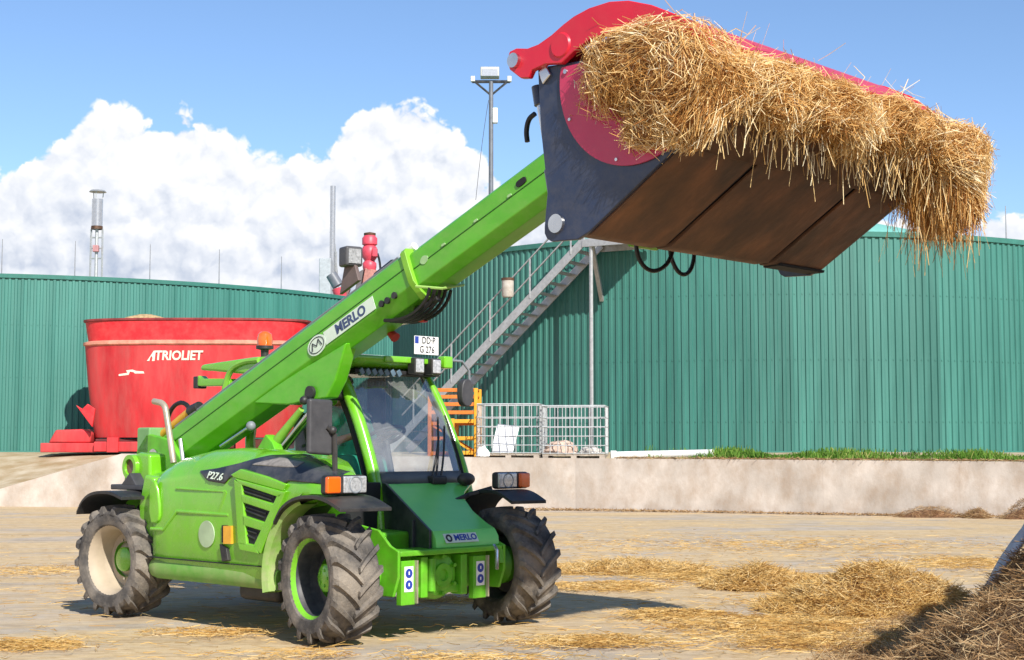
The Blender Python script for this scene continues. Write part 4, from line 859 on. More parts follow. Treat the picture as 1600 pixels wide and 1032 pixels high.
MB().mm(-0.97, -0.90, 0.35, 1.16, 2.29, 2.35).build('light_bar', G, roof, bevel=0.012)
MB().mm(-0.955, -0.86, 1.05, 1.165, 2.26, 2.375).build('bar_end', G, roof, bevel=0.015)
for y in (0.66, 0.875):
    wl = MB().mm(-0.95, -0.845, y, y + 0.125, 2.195, 2.345).build('work_lamp', BLK, roof, bevel=0.012); MB().mm(-0.87, -0.838, y + 0.012, y + 0.113, 2.205, 2.335).build('lens', LENS, wl, bevel=0.01)
# number plate
np_ = MB().mm(-0.86, -0.852, 0.66, 0.965, 2.375, 2.545).build('number_plate', WHT, th, bevel=0.003)
MB().mm(-0.853, -0.8495, 0.665, 0.71, 2.475, 2.54).build('blue_strip', BLUE, np_)
text_obj('lettering', 'DD\u00b7P', 0.088, INK, np_, frame((-0.848, 0.835, 2.505), (0, 1, 0), (0, 0, 1)), 0.001, 0, 0.0, 0.85)
text_obj('lettering', 'G 276', 0.088, INK, np_, frame((-0.848, 0.815, 2.42), (0, 1, 0), (0, 0, 1)), 0.001, 0, 0.0, 0.85)
# rear roof hoops and beacon
m = MB(); m.prism([(-3.30, 2.13), (-2.78, 2.12), (-2.78, 2.19), (-3.25, 2.205), (-3.30, 2.24), (-3.33, 2.20)], 0.0, 0.10); m.build('rear_guard', G, roof, bevel=0.01)
MB().mm(-3.37, -3.30, -0.01, 0.11, 2.11, 2.23).build('guard_end', BLK, roof, bevel=0.01)
m = MB(); m.tube(smooth_poly([(-2.86, -0.005, 1.95), (-2.84, -0.005, 2.12), (-2.75, -0.005, 2.28), (-2.55, -0.005, 2.345), (-2.3, -0.005, 2.35)], 2, closed=False), 0.03, 8); m.build('rear_hoop', mat('lime_hoop', (0.2, 0.45, 0.05), 0.4), roof)
bc = MB().lathe([(0, 2.37), (0.035, 2.37), (0.04, 2.47), (0.085, 2.48), (0.085, 2.51), (0, 2.51)], 20, (-2.55, 0.25, 0), 'z').build('beacon', BLK, th)
MB().lathe([(0.072, 2.51), (0.076, 2.57), (0.066, 2.625), (0.035, 2.65), (0.0, 2.655)], 20, (-2.55, 0.25, 0), 'z').build('lens', ORG, bc)
# interior
MB().mm(-1.89, -1.41, 0.19, 0.71, 1.08, 1.26).build('seat', BLK, cab, bevel=0.05)
m = MB(); m.box((-1.94, 0.43, 1.52), (0.13, 0.50, 0.66), Matrix.Rotation(R_(-8), 3, 'Y')); m.build('backrest', BLK, cab, bevel=0.05)
m = MB(); m.prism([(-0.98, 0.95), (-0.72, 0.95), (-0.74, 1.24), (-0.95, 1.30), (-1.08, 1.22)], 0.20, 1.0); m.build('dashboard', mat('dash_grey', (0.30, 0.29, 0.27), 0.6), cab, bevel=0.03)
MB().tube([(-0.85, 0.43, 1.1), (-0.98, 0.43, 1.58)], 0.03, 8).build('steering_column', BLK, cab)
ring = [(0.19 * math.cos(a), 0.19 * math.sin(a), 0) for a in [2 * math.pi * k / 28 for k in range(28)]]
Mx = frame((-1.16, 0.60, 1.48), (0, 1, 0), (-0.45, 0, -0.9)); Mx = frame((-1.0, 0.43, 1.62), (0, 1, 0), Vector((0.88, 0, 0.47)))
m = MB(); m.tube([Mx @ Vector(p) for p in ring], 0.017, 8, closed=True)
for a in (0.4, 2.7, 4.7): m.tube([Mx @ Vector((0, 0, -0.02)), Mx @ Vector((0.18 * math.cos(a), 0.18 * math.sin(a), 0))], 0.012, 6)
m.build('steering_wheel', BLK, cab)
def wsx(y, z): return ax(z) + 0.045 + 0.07 * (1 - ((y - 0.605) / 0.515) ** 2)
for y0, z0, y1, z1 in ((0.66, 1.22, 0.94, 1.80), (0.72, 1.22, 1.00, 1.72), (0.60, 1.22, 0.86, 1.62)):
    m = MB(); m.tube([(wsx(y0 + (y1 - y0) * t, z0 + (z1 - z0) * t) + 0.012, y0 + (y1 - y0) * t, z0 + (z1 - z0) * t) for t in (0, 0.25, 0.5, 0.75, 1)], 0.010, 6); m.build('wiper', BLK, ws)
MB().mm(-0.63, -0.53, 0.60, 0.78, 1.19, 1.27).build('wiper_motor', BLK, cab, bevel=0.02)
m = MB(); m.sphere((-0.50, 0.98, 1.235), 0.075, 14, 8, (0.9, 1.3, 0.8)); m.build('washer_cap', BLK, cab)
# mirrors
m = MB(); m.prism([(-1.175, 1.47), (-0.935, 1.455), (-0.935, 1.90), (-1.175, 1.905)], -0.135, -0.08, 'yz'); mr = m.build('mirror', MIR, th, bevel=0.022)
MB().box((-0.137, -1.055, 1.68), (0.006, 0.20, 0.38)).build('mirror_glass', CHR, mr)
MB().tube([(-0.07, -0.92, 1.24), (-0.07, -0.93, 1.62), (-0.08, -1.0, 1.68)], 0.022, 8).build('mirror_arm', BLK, mr)
MB().sphere((-0.065, -0.955, 1.655), 0.035, 10, 8).build('mirror_joint', BLK, mr)
ma = vpx(697, 563, 'x', -0.93); mb_ = vpx(722, 565, 'x', -0.93); mc = vpx(733, 580, 'x', -0.93); md = vpx(734, 622, 'x', -0.93)
m = MB(); m.tube([ma] + [ma + (mb_ - ma) * 0.8, mb_, mc, md], 0.012, 8); m.build('mirror_arm', GRY, th)
q0 = vpx(719, 592, 'x', -0.93); q1 = vpx(737, 636, 'x', -0.93)
m = MB(); m.prism(smooth_poly([(q0.y, q1.z), (q1.y, q1.z), (q1.y, q0.z), (q0.y, q0.z)], 2), -0.98, -0.90, 'yz'); m.build('mirror', MIR, th, bevel=0.015)

# ---- boom
BA = math.atan(0.428); BO = Vector((-3.45, -0.15, 1.41)); BU = Vector((math.cos(BA), 0, math.sin(BA))); BV = Vector((-math.sin(BA), 0, math.cos(BA)))
def bp(u, y, v): return BO + BU * u + Vector((0, y, 0)) + BV * v
def boom_section(u0, u1, prof): return [[bp(u, y, v) for y, v in prof] for u in (u0, u1)]
def sec(w, w2, t, c, sb, b):
    h = [(w2, t), (w, t - 0.03), (w + 0.004, c), (w, sb), (w * 0.55, b)]; return h + [(-y, v) for y, v in reversed(h)]
OUT = sec(0.18, 0.15, 0.20, 0.06, -0.10, -0.205); INN = sec(0.158, 0.13, 0.178, 0.02, -0.125, -0.20)
m = MB(); m.loft(boom_section(0.0, 3.93, OUT)); boom = m.build('boom', GB, th, bevel=0.008)
m = MB(); m.loft(boom_section(3.5, 6.12, INN)); tele = m.build('telescopic_section', GB, th, bevel=0.008)
big = sec(0.198, 0.17, 0.222, 0.045, -0.085, -0.228)
m = MB(); m.loft(boom_section(3.885, 3.95, big)); m.build('boom_collar', mat('lime_collar', (0.2, 0.46, 0.03), 0.4, var=0.1), boom, bevel=0.006)
for s in (-1, 1):
    m = MB(); m.add([bp(u, s * y, v) for u in (0.02, 3.88) for y in (0.182, 0.188) for v in (0.057, 0.065)], [(0, 1, 3, 2), (4, 6, 7, 5), (0, 4, 5, 1), (2, 3, 7, 6), (0, 2, 6, 4), (1, 5, 7, 3)]); m.build('weld_seam', mat('seam_green', (0.02, 0.10, 0.006), 0.6) if s < 0 else bpy.data.materials['seam_green'], boom)
    m = MB(); m.add([bp(u, s * y, v) for u in (3.96, 6.0) for y in (0.160, 0.166) for v in (0.016, 0.023)], [(0, 1, 3, 2), (4, 6, 7, 5), (0, 4, 5, 1), (2, 3, 7, 6), (0, 2, 6, 4), (1, 5, 7, 3)]); m.build('weld_seam', bpy.data.materials['seam_green'], tele)
# top rail with hoses
m = MB(); m.tube([bp(0.3, -0.13, 0.215), bp(3.8, -0.13, 0.215)], 0.012, 6); m.build('hose_rail', GRY, boom)
# oval slot near the boom head, small lugs on the telescopic section
uS = (vpx(815, 285, 'y', -0.31) - BO).dot(BU); vS = (vpx(815, 285, 'y', -0.31) - BO).dot(BV)
def on_boom(name, u, v, du, dv, mt, parent, y=-0.164, d=0.006, n=20, e=0.6):
    m = MB(); P = []
    for k in range(n):
        a = 2 * math.pi * k / n; c, s = math.cos(a), math.sin(a); P.append((u + du * math.copysign(abs(c) ** e, c), v + dv * math.copysign(abs(s) ** e, s)))
    vv = [bp(a, y - d, b) for a, b in P] + [bp(a, y + d, b) for a, b in P]
    m.add(vv, [tuple(range(n)), tuple(range(2 * n - 1, n - 1, -1))] + [(i, (i + 1) % n, n + (i + 1) % n, n + i) for i in range(n)]); return m.build(name, mt, parent)
on_boom('slot', uS, vS, 0.055, 0.026, DRK, tele)
for u in (4.35, 4.75, 5.15): on_boom('grease_plate', u, 0.035, 0.022, 0.01, mat('pale_green', (0.35, 0.55, 0.25), 0.5) if u < 4.4 else bpy.data.materials['pale_green'], tele)
on_boom('worn_patch', 4.10, 0.03, 0.05, 0.035, bpy.data.materials['pale_green'], tele, d=0.003, e=1.2)
# name sticker along the boom
def bquad(name, u0, u1, v0, v1, mt, parent, y=-0.1885, d=0.002, sk=0.0):
    m = MB(); m.add([bp(u + sk * v, yy, v) for yy in (y - d, y + d) for u, v in ((u0, v0), (u1, v0), (u1, v1), (u0, v1))], [(0, 1, 2, 3), (7, 6, 5, 4), (0, 4, 5, 1), (1, 5, 6, 2), (2, 6, 7, 3), (3, 7, 4, 0)]); return m.build(name, mt, parent)
def buv(x, y): q = vpx(x, y, 'y', -0.338) - BO; return q.dot(BU), q.dot(BV)
st = bquad('name_sticker', 2.74, 3.44, -0.085, 0.035, PRW, boom)
fr = frame(bp(3.11, -0.192, -0.026), BU, BV)
text_obj('lettering', 'MERLO', 0.118, mat('slate_print', (0.045, 0.07, 0.16), 0.5), st, fr @ Matrix.Diagonal((1, 1, -1, 1)) if False else fr, 0.001, 0.0, 0.004, 1.12)
rg = on_boom('logo_disc', 2.62, -0.03, 0.13, 0.085, PRW, boom, y=-0.1885, d=0.0035, n=28, e=1.0)
for (du, dv, w) in ((0, 0, 0.085),):
    m = MB(); P = [(2.62 + 0.105 * math.cos(a), -0.03 + 0.066 * math.sin(a)) for a in [2 * math.pi * k / 24 for k in range(24)]]; m.tube([bp(u, -0.193, v) for u, v in P], 0.004, 5, closed=True)
    m.tube([bp(2.55, -0.193, -0.06), bp(2.575, -0.193, 0.005), bp(2.62, -0.193, -0.04), bp(2.66, -0.193, 0.01), bp(2.69, -0.193, -0.055)], 0.007, 5); m.build('logo_emblem', INK, rg)
# bolts and couplings at the boom mouth
for (x, y) in ((605, 470), (616, 462), (596, 475)):
    u, v = buv(x, y); on_boom('boom_bolt', u, v, 0.03, 0.028, BLK, boom, y=-0.185, d=0.012, e=1.0)
MB().tube([bp(3.72, -0.02, -0.235), bp(4.0, -0.02, -0.26)], 0.03, 10).build('hose_block', BLK, boom)
for k in range(5):
    y = -0.14 + 0.06 * k; MB().tube(bez(bp(3.45, y, -0.20), bp(3.7, y, -0.34), bp(3.95, y, -0.34), bp(4.05, y, -0.2), 8), 0.016, 6).build('hose', HOSE, boom)
m = MB(); m.tube([bp(3.93, 0.19, -0.1), bp(4.12, 0.19, -0.18), bp(4.14, -0.1, -0.25), bp(3.95, -0.19, -0.14)], 0.012, 6); m.build('guard_loop', mat('lime_loop', (0.3, 0.5, 0.12), 0.4), boom)
p0 = vpx(622, 508, 'y', -0.05); p1 = vpx(652, 501, 'y', -0.05); p2 = vpx(665, 498, 'y', -0.05)
MB().tube([p0, p1], 0.016, 8).build('coupling_rod', CHR, boom); MB().tube([p1, p2], [0.02, 0.035], 10).build('red_coupling', RED, boom)
p0 = vpx(606, 516, 'y', -0.05); p1 = vpx(618, 528, 'y', -0.05); MB().tube([p0, p1], [0.03, 0.045], 10).build('red_coupling', mat('dark_red', (0.3, 0.02, 0.02), 0.5), boom)
# lift bracket and rams
m = MB(); m.prism([(-2.05, 1.93), (-1.45, 1.90), (-1.20, 1.93), (-0.92, 1.95), (-0.80, 2.10), (-0.66, 2.42), (-1.3, 2.2)], -0.32, -0.18); m.build('lift_bracket', GB, boom, bevel=0.015)
MB().lathe([(0, -0.35), (0.06, -0.35), (0.06, 0.05), (0, 0.05)], 16, (-1.12, 0, 2.0)).build('bracket_pin', BLK, boom)
MB().tube([(-2.3, -0.15, 1.05), (-1.75, -0.15, 1.5)], 0.075, 14).build('lift_ram', GF, th); MB().tube([(-1.75, -0.15, 1.5), (-1.12, -0.15, 2.0)], 0.04, 12).build('ram_rod', CHR, th)
p0 = vpx(345, 698, 'y', -0.42); p1 = vpx(392, 666, 'y', -0.42); MB().tube([p0, p1], 0.016, 8).build('support_rod', CHR, th); MB().sphere(p1, 0.045, 12, 8).build('rod_end', GRY, th)
p0 = vpx(425, 700, 'y', -0.38); p1 = vpx(471, 640, 'y', -0.38); MB().tube([p0, p1], [0.05, 0.028], 10).build('safety_strut', mat('lime_strut', (0.24, 0.46, 0.06), 0.45), th)
p2 = vpx(475, 626, 'y', -0.38); MB().sphere(p2, 0.04, 10, 8).build('strut_end', BLK, th)
m = MB(); a0 = vpx(412, 700, 'y', -0.40); m.prism([(a0.x - 0.06, a0.z - 0.05), (a0.x + 0.26, a0.z - 0.05), (a0.x + 0.2, a0.z + 0.05), (a0.x + 0.1, a0.z + 0.12)], -0.46, -0.36); m.build('strut_base', GF, th, bevel=0.01)
# boom pivot at the rear
for y0 in (-0.42, 0.06):
    m = MB(); m.prism([(-3.75, 0.95), (-2.85, 0.95), (-2.9, 1.35), (-3.15, 1.60), (-3.55, 1.66), (-3.72, 1.5)], y0, y0 + 0.06); m.build('pivot_plate', GF, th, bevel=0.015)
MB().lathe([(0, -0.44), (0.08, -0.44), (0.08, 0.14), (0, 0.14)], 20, (-3.40, 0, 1.43)).build('pivot_pin', CHR, th)
MB().mm(-3.72, -3.5, -0.42, -0.1, 1.42, 1.72).build('pivot_cover', mat('sage_green', (0.16, 0.34, 0.12), 0.45), th, bevel=0.02)
q0 = vpx(242, 690, 'y', -0.25); q1 = vpx(298, 643, 'y', -0.25); q2 = vpx(312, 636, 'y', -0.25)
MB().tube([q0, q1], 0.045, 12).build('yellow_cylinder', YEL, th); MB().tube([q1, q2], 0.055, 12).build('cylinder_end', BLK, th)
MB().tube([q0 + Vector((0.08, 0, -0.09)), q1 + Vector((0.05, 0, -0.09))], 0.04, 10).build('hose', HOSE, th)
MB().tube(bez(q1, q1 + Vector((-0.1, 0, 0.15)), q1 + Vector((-0.35, 0, 0.1)), q1 + Vector((-0.4, 0, -0.1)), 10), 0.022, 8).build('hose', HOSE, th)
m = MB(); m.tube(smooth_poly([(-2.58, -0.75, 1.38), (-2.64, -0.75, 1.60), (-2.70, -0.75, 1.80), (-2.74, -0.75, 1.93), (-2.92, -0.75, 1.955)], 2, closed=False), 0.029, 12); m.build('exhaust_pipe', EXH, th)
MB().tube([(-2.50, -0.70, 1.38), (-2.55, -0.70, 1.60)], 0.02, 8).build('exhaust_stay', CHR, th)
# boom work lamp
c = vpx(548, 402, 'y', 0.0)
R = Matrix.Rotation(R_(-15), 3, 'Z'); lm = MB(); lm.box(c, (0.16, 0.17, 0.18), R); lm = lm.build('work_lamp', MIR, boom, bevel=0.02)
m = MB(); m.box(c + R @ Vector((0.082, 0, 0)), (0.012, 0.12, 0.13), R); m.build('lens', LENS, lm)
m = MB(); m.prism([(c.x - 0.06, c.z - 0.06), (c.x + 0.07, c.z - 0.06), (c.x + 0.13, c.z - 0.22), (c.x - 0.13, c.z - 0.33)], -0.02, 0.02); m.build('lamp_bracket', mat('brown_bracket', (0.14, 0.10, 0.09), 0.6), boom, bevel=0.006)
u_, v_ = buv(590, 425); MB().tube([bp(u_ - 0.15, -0.05, 0.23), bp(u_ + 0.08, -0.05, 0.235)], 0.05, 10).build('hose_clamp', BLK, boom)
MB().tube([bp(3.8, -0.08, 0.235), bp(3.97, -0.08, 0.24)], 0.035, 10).build('grey_sleeve', WHT, boom)
# carriage at the boom head
m = MB(); hd = bp(6.1, 0, 0)
m.prism([(hd.x - 0.15, hd.z + 0.12), (hd.x + 0.10, hd.z + 0.18), (2.60, 3.75), (2.62, 3.05), (2.45, 2.95), (hd.x - 0.05, hd.z - 0.30)], -0.32, 0.02); m.build('carriage', GB, th, bevel=0.02)
for y in (-0.55, 0.25): MB().mm(2.56, 2.64, y - 0.04, y + 0.04, 3.0, 3.9).build('carriage_fork', NAVY, th, bevel=0.01)
MB().mm(2.52, 2.60, -0.70, 0.40, 3.7, 3.82).build('carriage_bar', NAVY, th, bevel=0.01)
# ================================================================== BUCKET WITH GRAB
BK = Vector((3.0, -0.06, 2.85))
bk = tag(empty('grab_bucket', VO + FWD * BK.x + LAT * BK.y + UP * BK.z, -VA), 'navy silage bucket with red curved grab raised on the boom', 'bucket')
def B(mb, name, mt, parent=None, bevel=0.0, **k):
    o = mb.build(name, mt, parent or bk, bevel=bevel, **k)
    if parent is None: o.location = -BK
    return o
Y0, Y1 = -1.45, 1.32
side = [(2.606, 4.03), (2.83, 4.012), (3.25, 4.0), (3.95, 3.92), (4.03, 3.70), (4.0, 3.492)] + [(3.05, 2.887), (2.95, 2.845), (2.80, 2.85)]
lobe = [(2.745 + 0.085 * math.cos(a), 2.935 + 0.085 * math.sin(a)) for a in [R_(d) for d in (255, 225, 195, 165)]]
side += lobe + [(2.69, 3.185), (2.633, 3.6)]
for y in (Y0, Y1 - 0.035):
    m = MB(); m.prism(side, y, y + 0.035); sp = B(m, 'side_plate', NAVY, bevel=0.006)
    if y == Y0: near = sp
def disc(y, d):
    P = []
    for k in range(72):
        a = 2 * math.pi * k / 72; x, z = 3.42 + 0.605 * math.cos(a), 3.87 + 0.605 * math.sin(a); P.append((min(x, 3.98), min(z, 3.985)))
    m = MB(); m.prism(P, y, y + d); return m
rd = B(disc(Y0 - 0.016, 0.014), 'side_disc', DISC); B(disc(Y1 + 0.002, 0.014), 'side_disc', DISC)
for a in (205, 257, 309):
    a = R_(a); B(MB().lathe([(0, -0.010), (0.011, -0.010), (0.013, 0.0)], 10, (3.42 + 0.57 * math.cos(a), Y0 - 0.016, 3.87 + 0.57 * math.sin(a))), 'bolt', CHR)
c = vpx(878, 108, 'y', Y0); B(MB().lathe([(0, -0.012), (0.016, -0.012), (0.018, 0.0)], 10, (2.87, Y0 - 0.016, 3.95)), 'bolt', CHR)
q = vpx(911, 146, 'y', Y0 - 0.02); t = text_obj('stencil_mark', '7', 0.09, mat('faded_print', (0.62, 0.12, 0.18), 0.6), bk, frame((q.x, Y0 - 0.018, q.z), (1, 0, -0.1), (0.1, 0, 1)), 0.001); t.location = -BK
B(MB().lathe([(0, -0.02), (0.062, -0.02), (0.066, 0.0)], 24, (2.775, Y0, 2.965)), 'pivot_cap', CHR)
m = MB(); m.prism([(2.66, 4.02), (2.69, 4.02), (2.72, 3.6), (2.775, 3.2), (2.80, 3.0), (2.93, 2.905), (2.92, 2.88), (2.77, 2.97), (2.745, 3.18), (2.69, 3.6)], Y0 + 0.035, Y1 - 0.035); B(m, 'back_plate', RUST)
fs = 0.64
def fl(x): return 2.887 + fs * (x - 3.05)
for a, b in ((Y0 + 0.036, -0.66), (-0.60, 0.575), (0.635, Y1 - 0.036)):
    m = MB(); m.prism([(2.93, 2.868), (3.05, 2.872), (3.80, fl(3.80) - 0.012), (3.80, fl(3.80) + 0.01), (3.04, 2.9), (2.93, 2.893)], a, b); B(m, 'floor_plate', RUST, bevel=0.004)
for a, b in ((-0.66, -0.60), (0.575, 0.635)):
    m = MB(); m.prism([(2.93, 2.90), (3.05, 2.905), (3.80, fl(3.80) + 0.02), (3.80, fl(3.80) + 0.03), (2.93, 2.92)], a, b); B(m, 'floor_seam', DRK)
m = MB(); m.prism([(3.79, fl(3.79) - 0.035), (4.06, fl(4.06) - 0.018), (4.08, fl(4.08) + 0.006), (3.79, fl(3.79) + 0.012)], Y0, Y1); B(m, 'cutting_edge', RUSTD, bevel=0.006)
m = MB(); m.prism([(2.92, 2.862), (3.06, 2.866), (3.07, 2.885), (2.92, 2.885)], 0.70, Y1 + 0.002); m.v = [(x, y, z - 0.006) for x, y, z in m.v]; B(m, 'wear_bar', DRK, bevel=0.004)
# red grab
arm = [(2.375, 4.115), (2.40, 4.165), (2.46, 4.175), (2.56, 4.155), (2.66, 4.165), (2.776, 4.205), (2.88, 4.255), (2.97, 4.29), (3.10, 4.318), (3.266, 4.325), (3.42, 4.30), (3.60, 4.235), (3.80, 4.13), (4.0, 3.97), (4.12, 3.80), (4.05, 3.76), (3.88, 3.93), (3.70, 4.03), (3.45, 4.10), (3.25, 4.12), (3.10, 4.11), (2.97, 4.06), (2.86, 4.00), (2.72, 4.02), (2.60, 4.00), (2.57, 3.955), (2.50, 3.965), (2.40, 4.04)]
for y in (Y0 - 0.055, Y1 + 0.015):
    m = MB(); m.prism(arm, y, y + 0.05); o = B(m, 'grab_arm', RED, bevel=0.008)
shell_o = [(2.95, 4.275), (3.10, 4.31), (3.266, 4.316), (3.42, 4.292), (3.60, 4.228), (3.80, 4.122), (4.0, 3.962)]
m = MB(); m.prism(shell_o + [(x - 0.02, z - 0.03) for x, z in reversed(shell_o)], Y0 - 0.006, Y1 + 0.016); B(m, 'grab_shell', RED)
m = MB(); m.tube([(2.80, Y0 + 0.02, 4.10), (2.80, Y1 - 0.02, 4.10)], 0.07, 16); B(m, 'grab_tube', RED)
B(MB().lathe([(0, -0.03), (0.05, -0.03), (0.05, 0.0)], 16, (2.455, Y0 - 0.055, 4.09)), 'grab_pin', CHR)
B(MB().lathe([(0, -0.012), (0.075, -0.012), (0.085, 0.0)], 24, (2.86, Y0 - 0.055, 4.12)), 'grab_boss', RED)
for k in range(12):
    y = Y0 + 0.12 + k * (Y1 - Y0 - 0.24) / 11; m = MB(); m.prism([(3.98, 3.975), (4.02, 3.955), (4.16, 3.70), (4.10, 3.72)], y - 0.02, y + 0.02); B(m, 'grab_tine', RED)
m = MB(); m.prism([(2.625, 3.99), (2.69, 4.035), (2.735, 3.955), (2.665, 3.90)], Y0 - 0.02, Y0 + 0.01); B(m, 'steel_cap', CHR, bevel=0.008)
# grab ram with chrome rod and hose
a, b, c_, d_ = (2.52, -1.36, 3.93), (2.545, -1.36, 3.80), (2.64, -1.36, 3.35), (2.69, -1.36, 3.10)
B(MB().tube([a, b], 0.04, 12), 'ram_end', NAVY); B(MB().tube([b, c_], 0.024, 12), 'ram_rod', CHR); B(MB().tube([c_, d_], 0.045, 12), 'grab_ram', NAVY)
B(MB().tube([(2.575, -1.38, 3.78), (2.66, -1.38, 3.36)], 0.012, 8), 'ram_pipe', CHR)
hp = [vpx(x, y, 'y', -1.2) for x, y in ((836, 178), (826, 186), (822, 205), (824, 222))]; B(MB().tube(smooth_poly([tuple(p) for p in hp], 2, closed=False), 0.018, 8), 'hose', HOSE)
hp = [vpx(x, y, 'x', 2.62) for x, y in ((995, 372), (994, 395), (1005, 418), (1024, 426), (1044, 413), (1052, 390), (1052, 376))]; B(MB().tube(smooth_poly([tuple(p) for p in hp], 2, closed=False), 0.016, 8), 'hose', HOSE)
hp = [vpx(x, y, 'x', 2.55) for x, y in ((1047, 376), (1047, 400), (1058, 425), (1070, 431), (1080, 422), (1085, 402), (1084, 378))]; B(MB().tube(smooth_poly([tuple(p) for p in hp], 2, closed=False), 0.016, 8), 'hose', HOSE)

# ================================================================== STRAW LOAD (vehicle frame)
def fnoise(p, f, seed=0.0):
    x, y, z = p[:, 0] * f + seed, p[:, 1] * f + seed * 1.7, p[:, 2] * f - seed
    return (np.sin(x * 1.7 + 1.3 * np.sin(y * 1.1)) + np.sin(y * 1.9 + 1.5 * np.sin(z * 1.3 + 1)) + np.sin(z * 2.1 + 1.2 * np.sin(x * 1.5 + 2))) / 3
def load():
    E = []; lum = random.Random(5)
    for i, y in enumerate(np.linspace(-1.38, 1.30, 13)):
        t = (y + 1.38) / 2.68; E.append(((3.56 + random.uniform(-.05, .05), y, 3.80 - 0.05 * min(1, t * 4) + random.uniform(-.03, .03)), (0.58, 0.24, 0.31 - 0.14 * min(1, t * 4)), 1.0))
        E.append(((4.02 + random.uniform(-.05, .07), y, 3.69 + lum.uniform(-.06, .05)), (0.28 + random.uniform(-.06, .06), 0.22, 0.165), 0.8))
        E.append(((4.10 + random.uniform(-.06, .06), y + random.uniform(-.1, .1), 3.62 + random.uniform(-.04, .05)), (0.16, 0.16, 0.10), 0.35))
    E += [((3.58, -1.50, 3.88), (0.46, 0.13, 0.26), .5), ((3.78, -1.52, 3.70), (0.38, 0.13, 0.30), .6), ((3.88, -1.50, 3.50), (0.24, 0.12, 0.17), .35), ((3.38, -1.50, 4.0), (0.30, 0.10, 0.12), .3), ((3.60, -1.48, 3.46), (0.22, 0.10, 0.12), .2)]
    E += [((4.12, 1.30, 3.55), (0.28, 0.25, 0.25), 1.0), ((4.08, 1.42, 3.40), (0.25, 0.18, 0.26), 0.9), ((4.20, 1.22, 3.64), (0.24, 0.25, 0.18), .5), ((3.80, 1.43, 3.56), (0.33, 0.13, 0.28), .6), ((4.28, 1.15, 3.56), (0.16, 0.18, 0.15), 0.3), ((3.95, 1.42, 3.28), (0.18, 0.13, 0.18), .4)]
    st = tag(empty('straw_load', bk.location, -VA), 'golden straw bulging out of the raised bucket', 'straw'); st['kind'] = 'stuff'
    m = MB()
    for c, r, w in E:
        o = len(m.v); m.sphere((0, 0, 0), 1.0, 14, 9)
        for i in range(o, len(m.v)):
            p = Vector(m.v[i]); k = 0.86 + 0.22 * mnoise.noise(p * 1.7 + Vector(c) * 3); m.v[i] = (c[0] + p.x * r[0] * k - BK.x, c[1] + p.y * r[1] * k - BK.y, c[2] + p.z * r[2] * k - BK.z)
    o = m.build('straw_core', STRAWC, st); o['kind'] = 'stuff'
    POS, DR, LN, BD, TN = [], [], [], [], []
    tot = sum(w for _, _, w in E); N = 84000
    for c, r, w in E:
        n = int(N * w / tot); d = rng.normal(size=(n, 3)); d /= np.linalg.norm(d, axis=1, keepdims=True)
        rad = rng.uniform(0.82, 1.06, (n, 1)) + (rng.random((n, 1)) ** 14) * 0.22
        C = np.array(c); Rr = np.array(r); pos = C + d * Rr * rad
        nrm = d / Rr; nrm /= np.linalg.norm(nrm, axis=1, keepdims=True)
        fl_ = np.stack([fnoise(pos, 4.5, 11.0), fnoise(pos, 4.5, 23.0), fnoise(pos, 4.5, 37.0)], 1); rv = rng.normal(size=(n, 3)) * 0.75 + fl_ * 2.2 + np.array([0.9, 0, -0.9]) * 0.5; ta = rv - nrm * np.sum(rv * nrm, axis=1, keepdims=True)
        ta /= np.linalg.norm(ta, axis=1, keepdims=True)
        low = np.clip((3.62 - pos[:, 2:3]) / 0.4, 0, 1) * np.clip((pos[:, 0:1] - 3.7) / 0.3, 0, 1)
        dr = ta + nrm * rng.normal(0, 0.28, (n, 1)) + np.array([0.0, 0, -1.0]) * low * 1.6
        ln = rng.uniform(0.07, 0.27, n) * (1 + 0.4 * (rng.random(n) < 0.06)); bd = rng.normal(0, 0.03, (n, 3)) - np.array([0, 0, 0.02])
        tn = 0.52 + 0.24 * fnoise(pos, 5.0, 1.0) + 0.16 * fnoise(pos, 13.0, 4.0) + rng.normal(0, 0.22, n) - 0.3 * (rad[:, 0] < 0.9)
        POS.append(pos); DR.append(dr); LN.append(ln); BD.append(bd); TN.append(tn)
    # hanging wisps along the lip and the far end
    n = 300; y = rng.uniform(-1.4, 1.3, n); x = rng.uniform(3.92, 4.2, n); ln = rng.uniform(0.1, 0.30, n) * np.where(rng.random(n) < 0.12, 1.6, 1.0)
    POS.append(np.stack([x, y, 3.50 + (x - 4.0) * 0.3 - ln * 0.4], 1)); DR.append(np.stack([rng.normal(0, .2, n), rng.normal(0, .2, n), -np.ones(n)], 1)); LN.append(ln); BD.append(rng.normal(0, .025, (n, 3))); TN.append(rng.uniform(.4, 1, n))
    n = 1800; y = rng.normal(1.32, 0.12, n); x = np.clip(rng.normal(4.06, 0.14, n), 3.7, 4.3); y = np.clip(y, 1.0, 1.5); ln = rng.uniform(0.2, 0.45, n)
    POS.append(np.stack([x, y, 3.46 - np.abs(rng.normal(0, .17, n))], 1)); DR.append(np.stack([rng.normal(0, .15, n), rng.normal(0, .15, n), -np.ones(n)], 1)); LN.append(ln); BD.append(rng.normal(0, .03, (n, 3))); TN.append(rng.normal(.35, .25, n))
    n = 26; y = rng.uniform(-1.3, 1.2, n); POS.append(np.stack([rng.uniform(3.7, 4.15, n), y, rng.uniform(3.95, 4.08, n)], 1)); DR.append(np.stack([rng.normal(.3, .5, n), rng.normal(.2, .5, n), np.abs(rng.normal(.6, .4, n))], 1)); LN.append(rng.uniform(.15, .42, n)); BD.append(rng.normal(0, .05, (n, 3))); TN.append(rng.uniform(.6, 1, n))
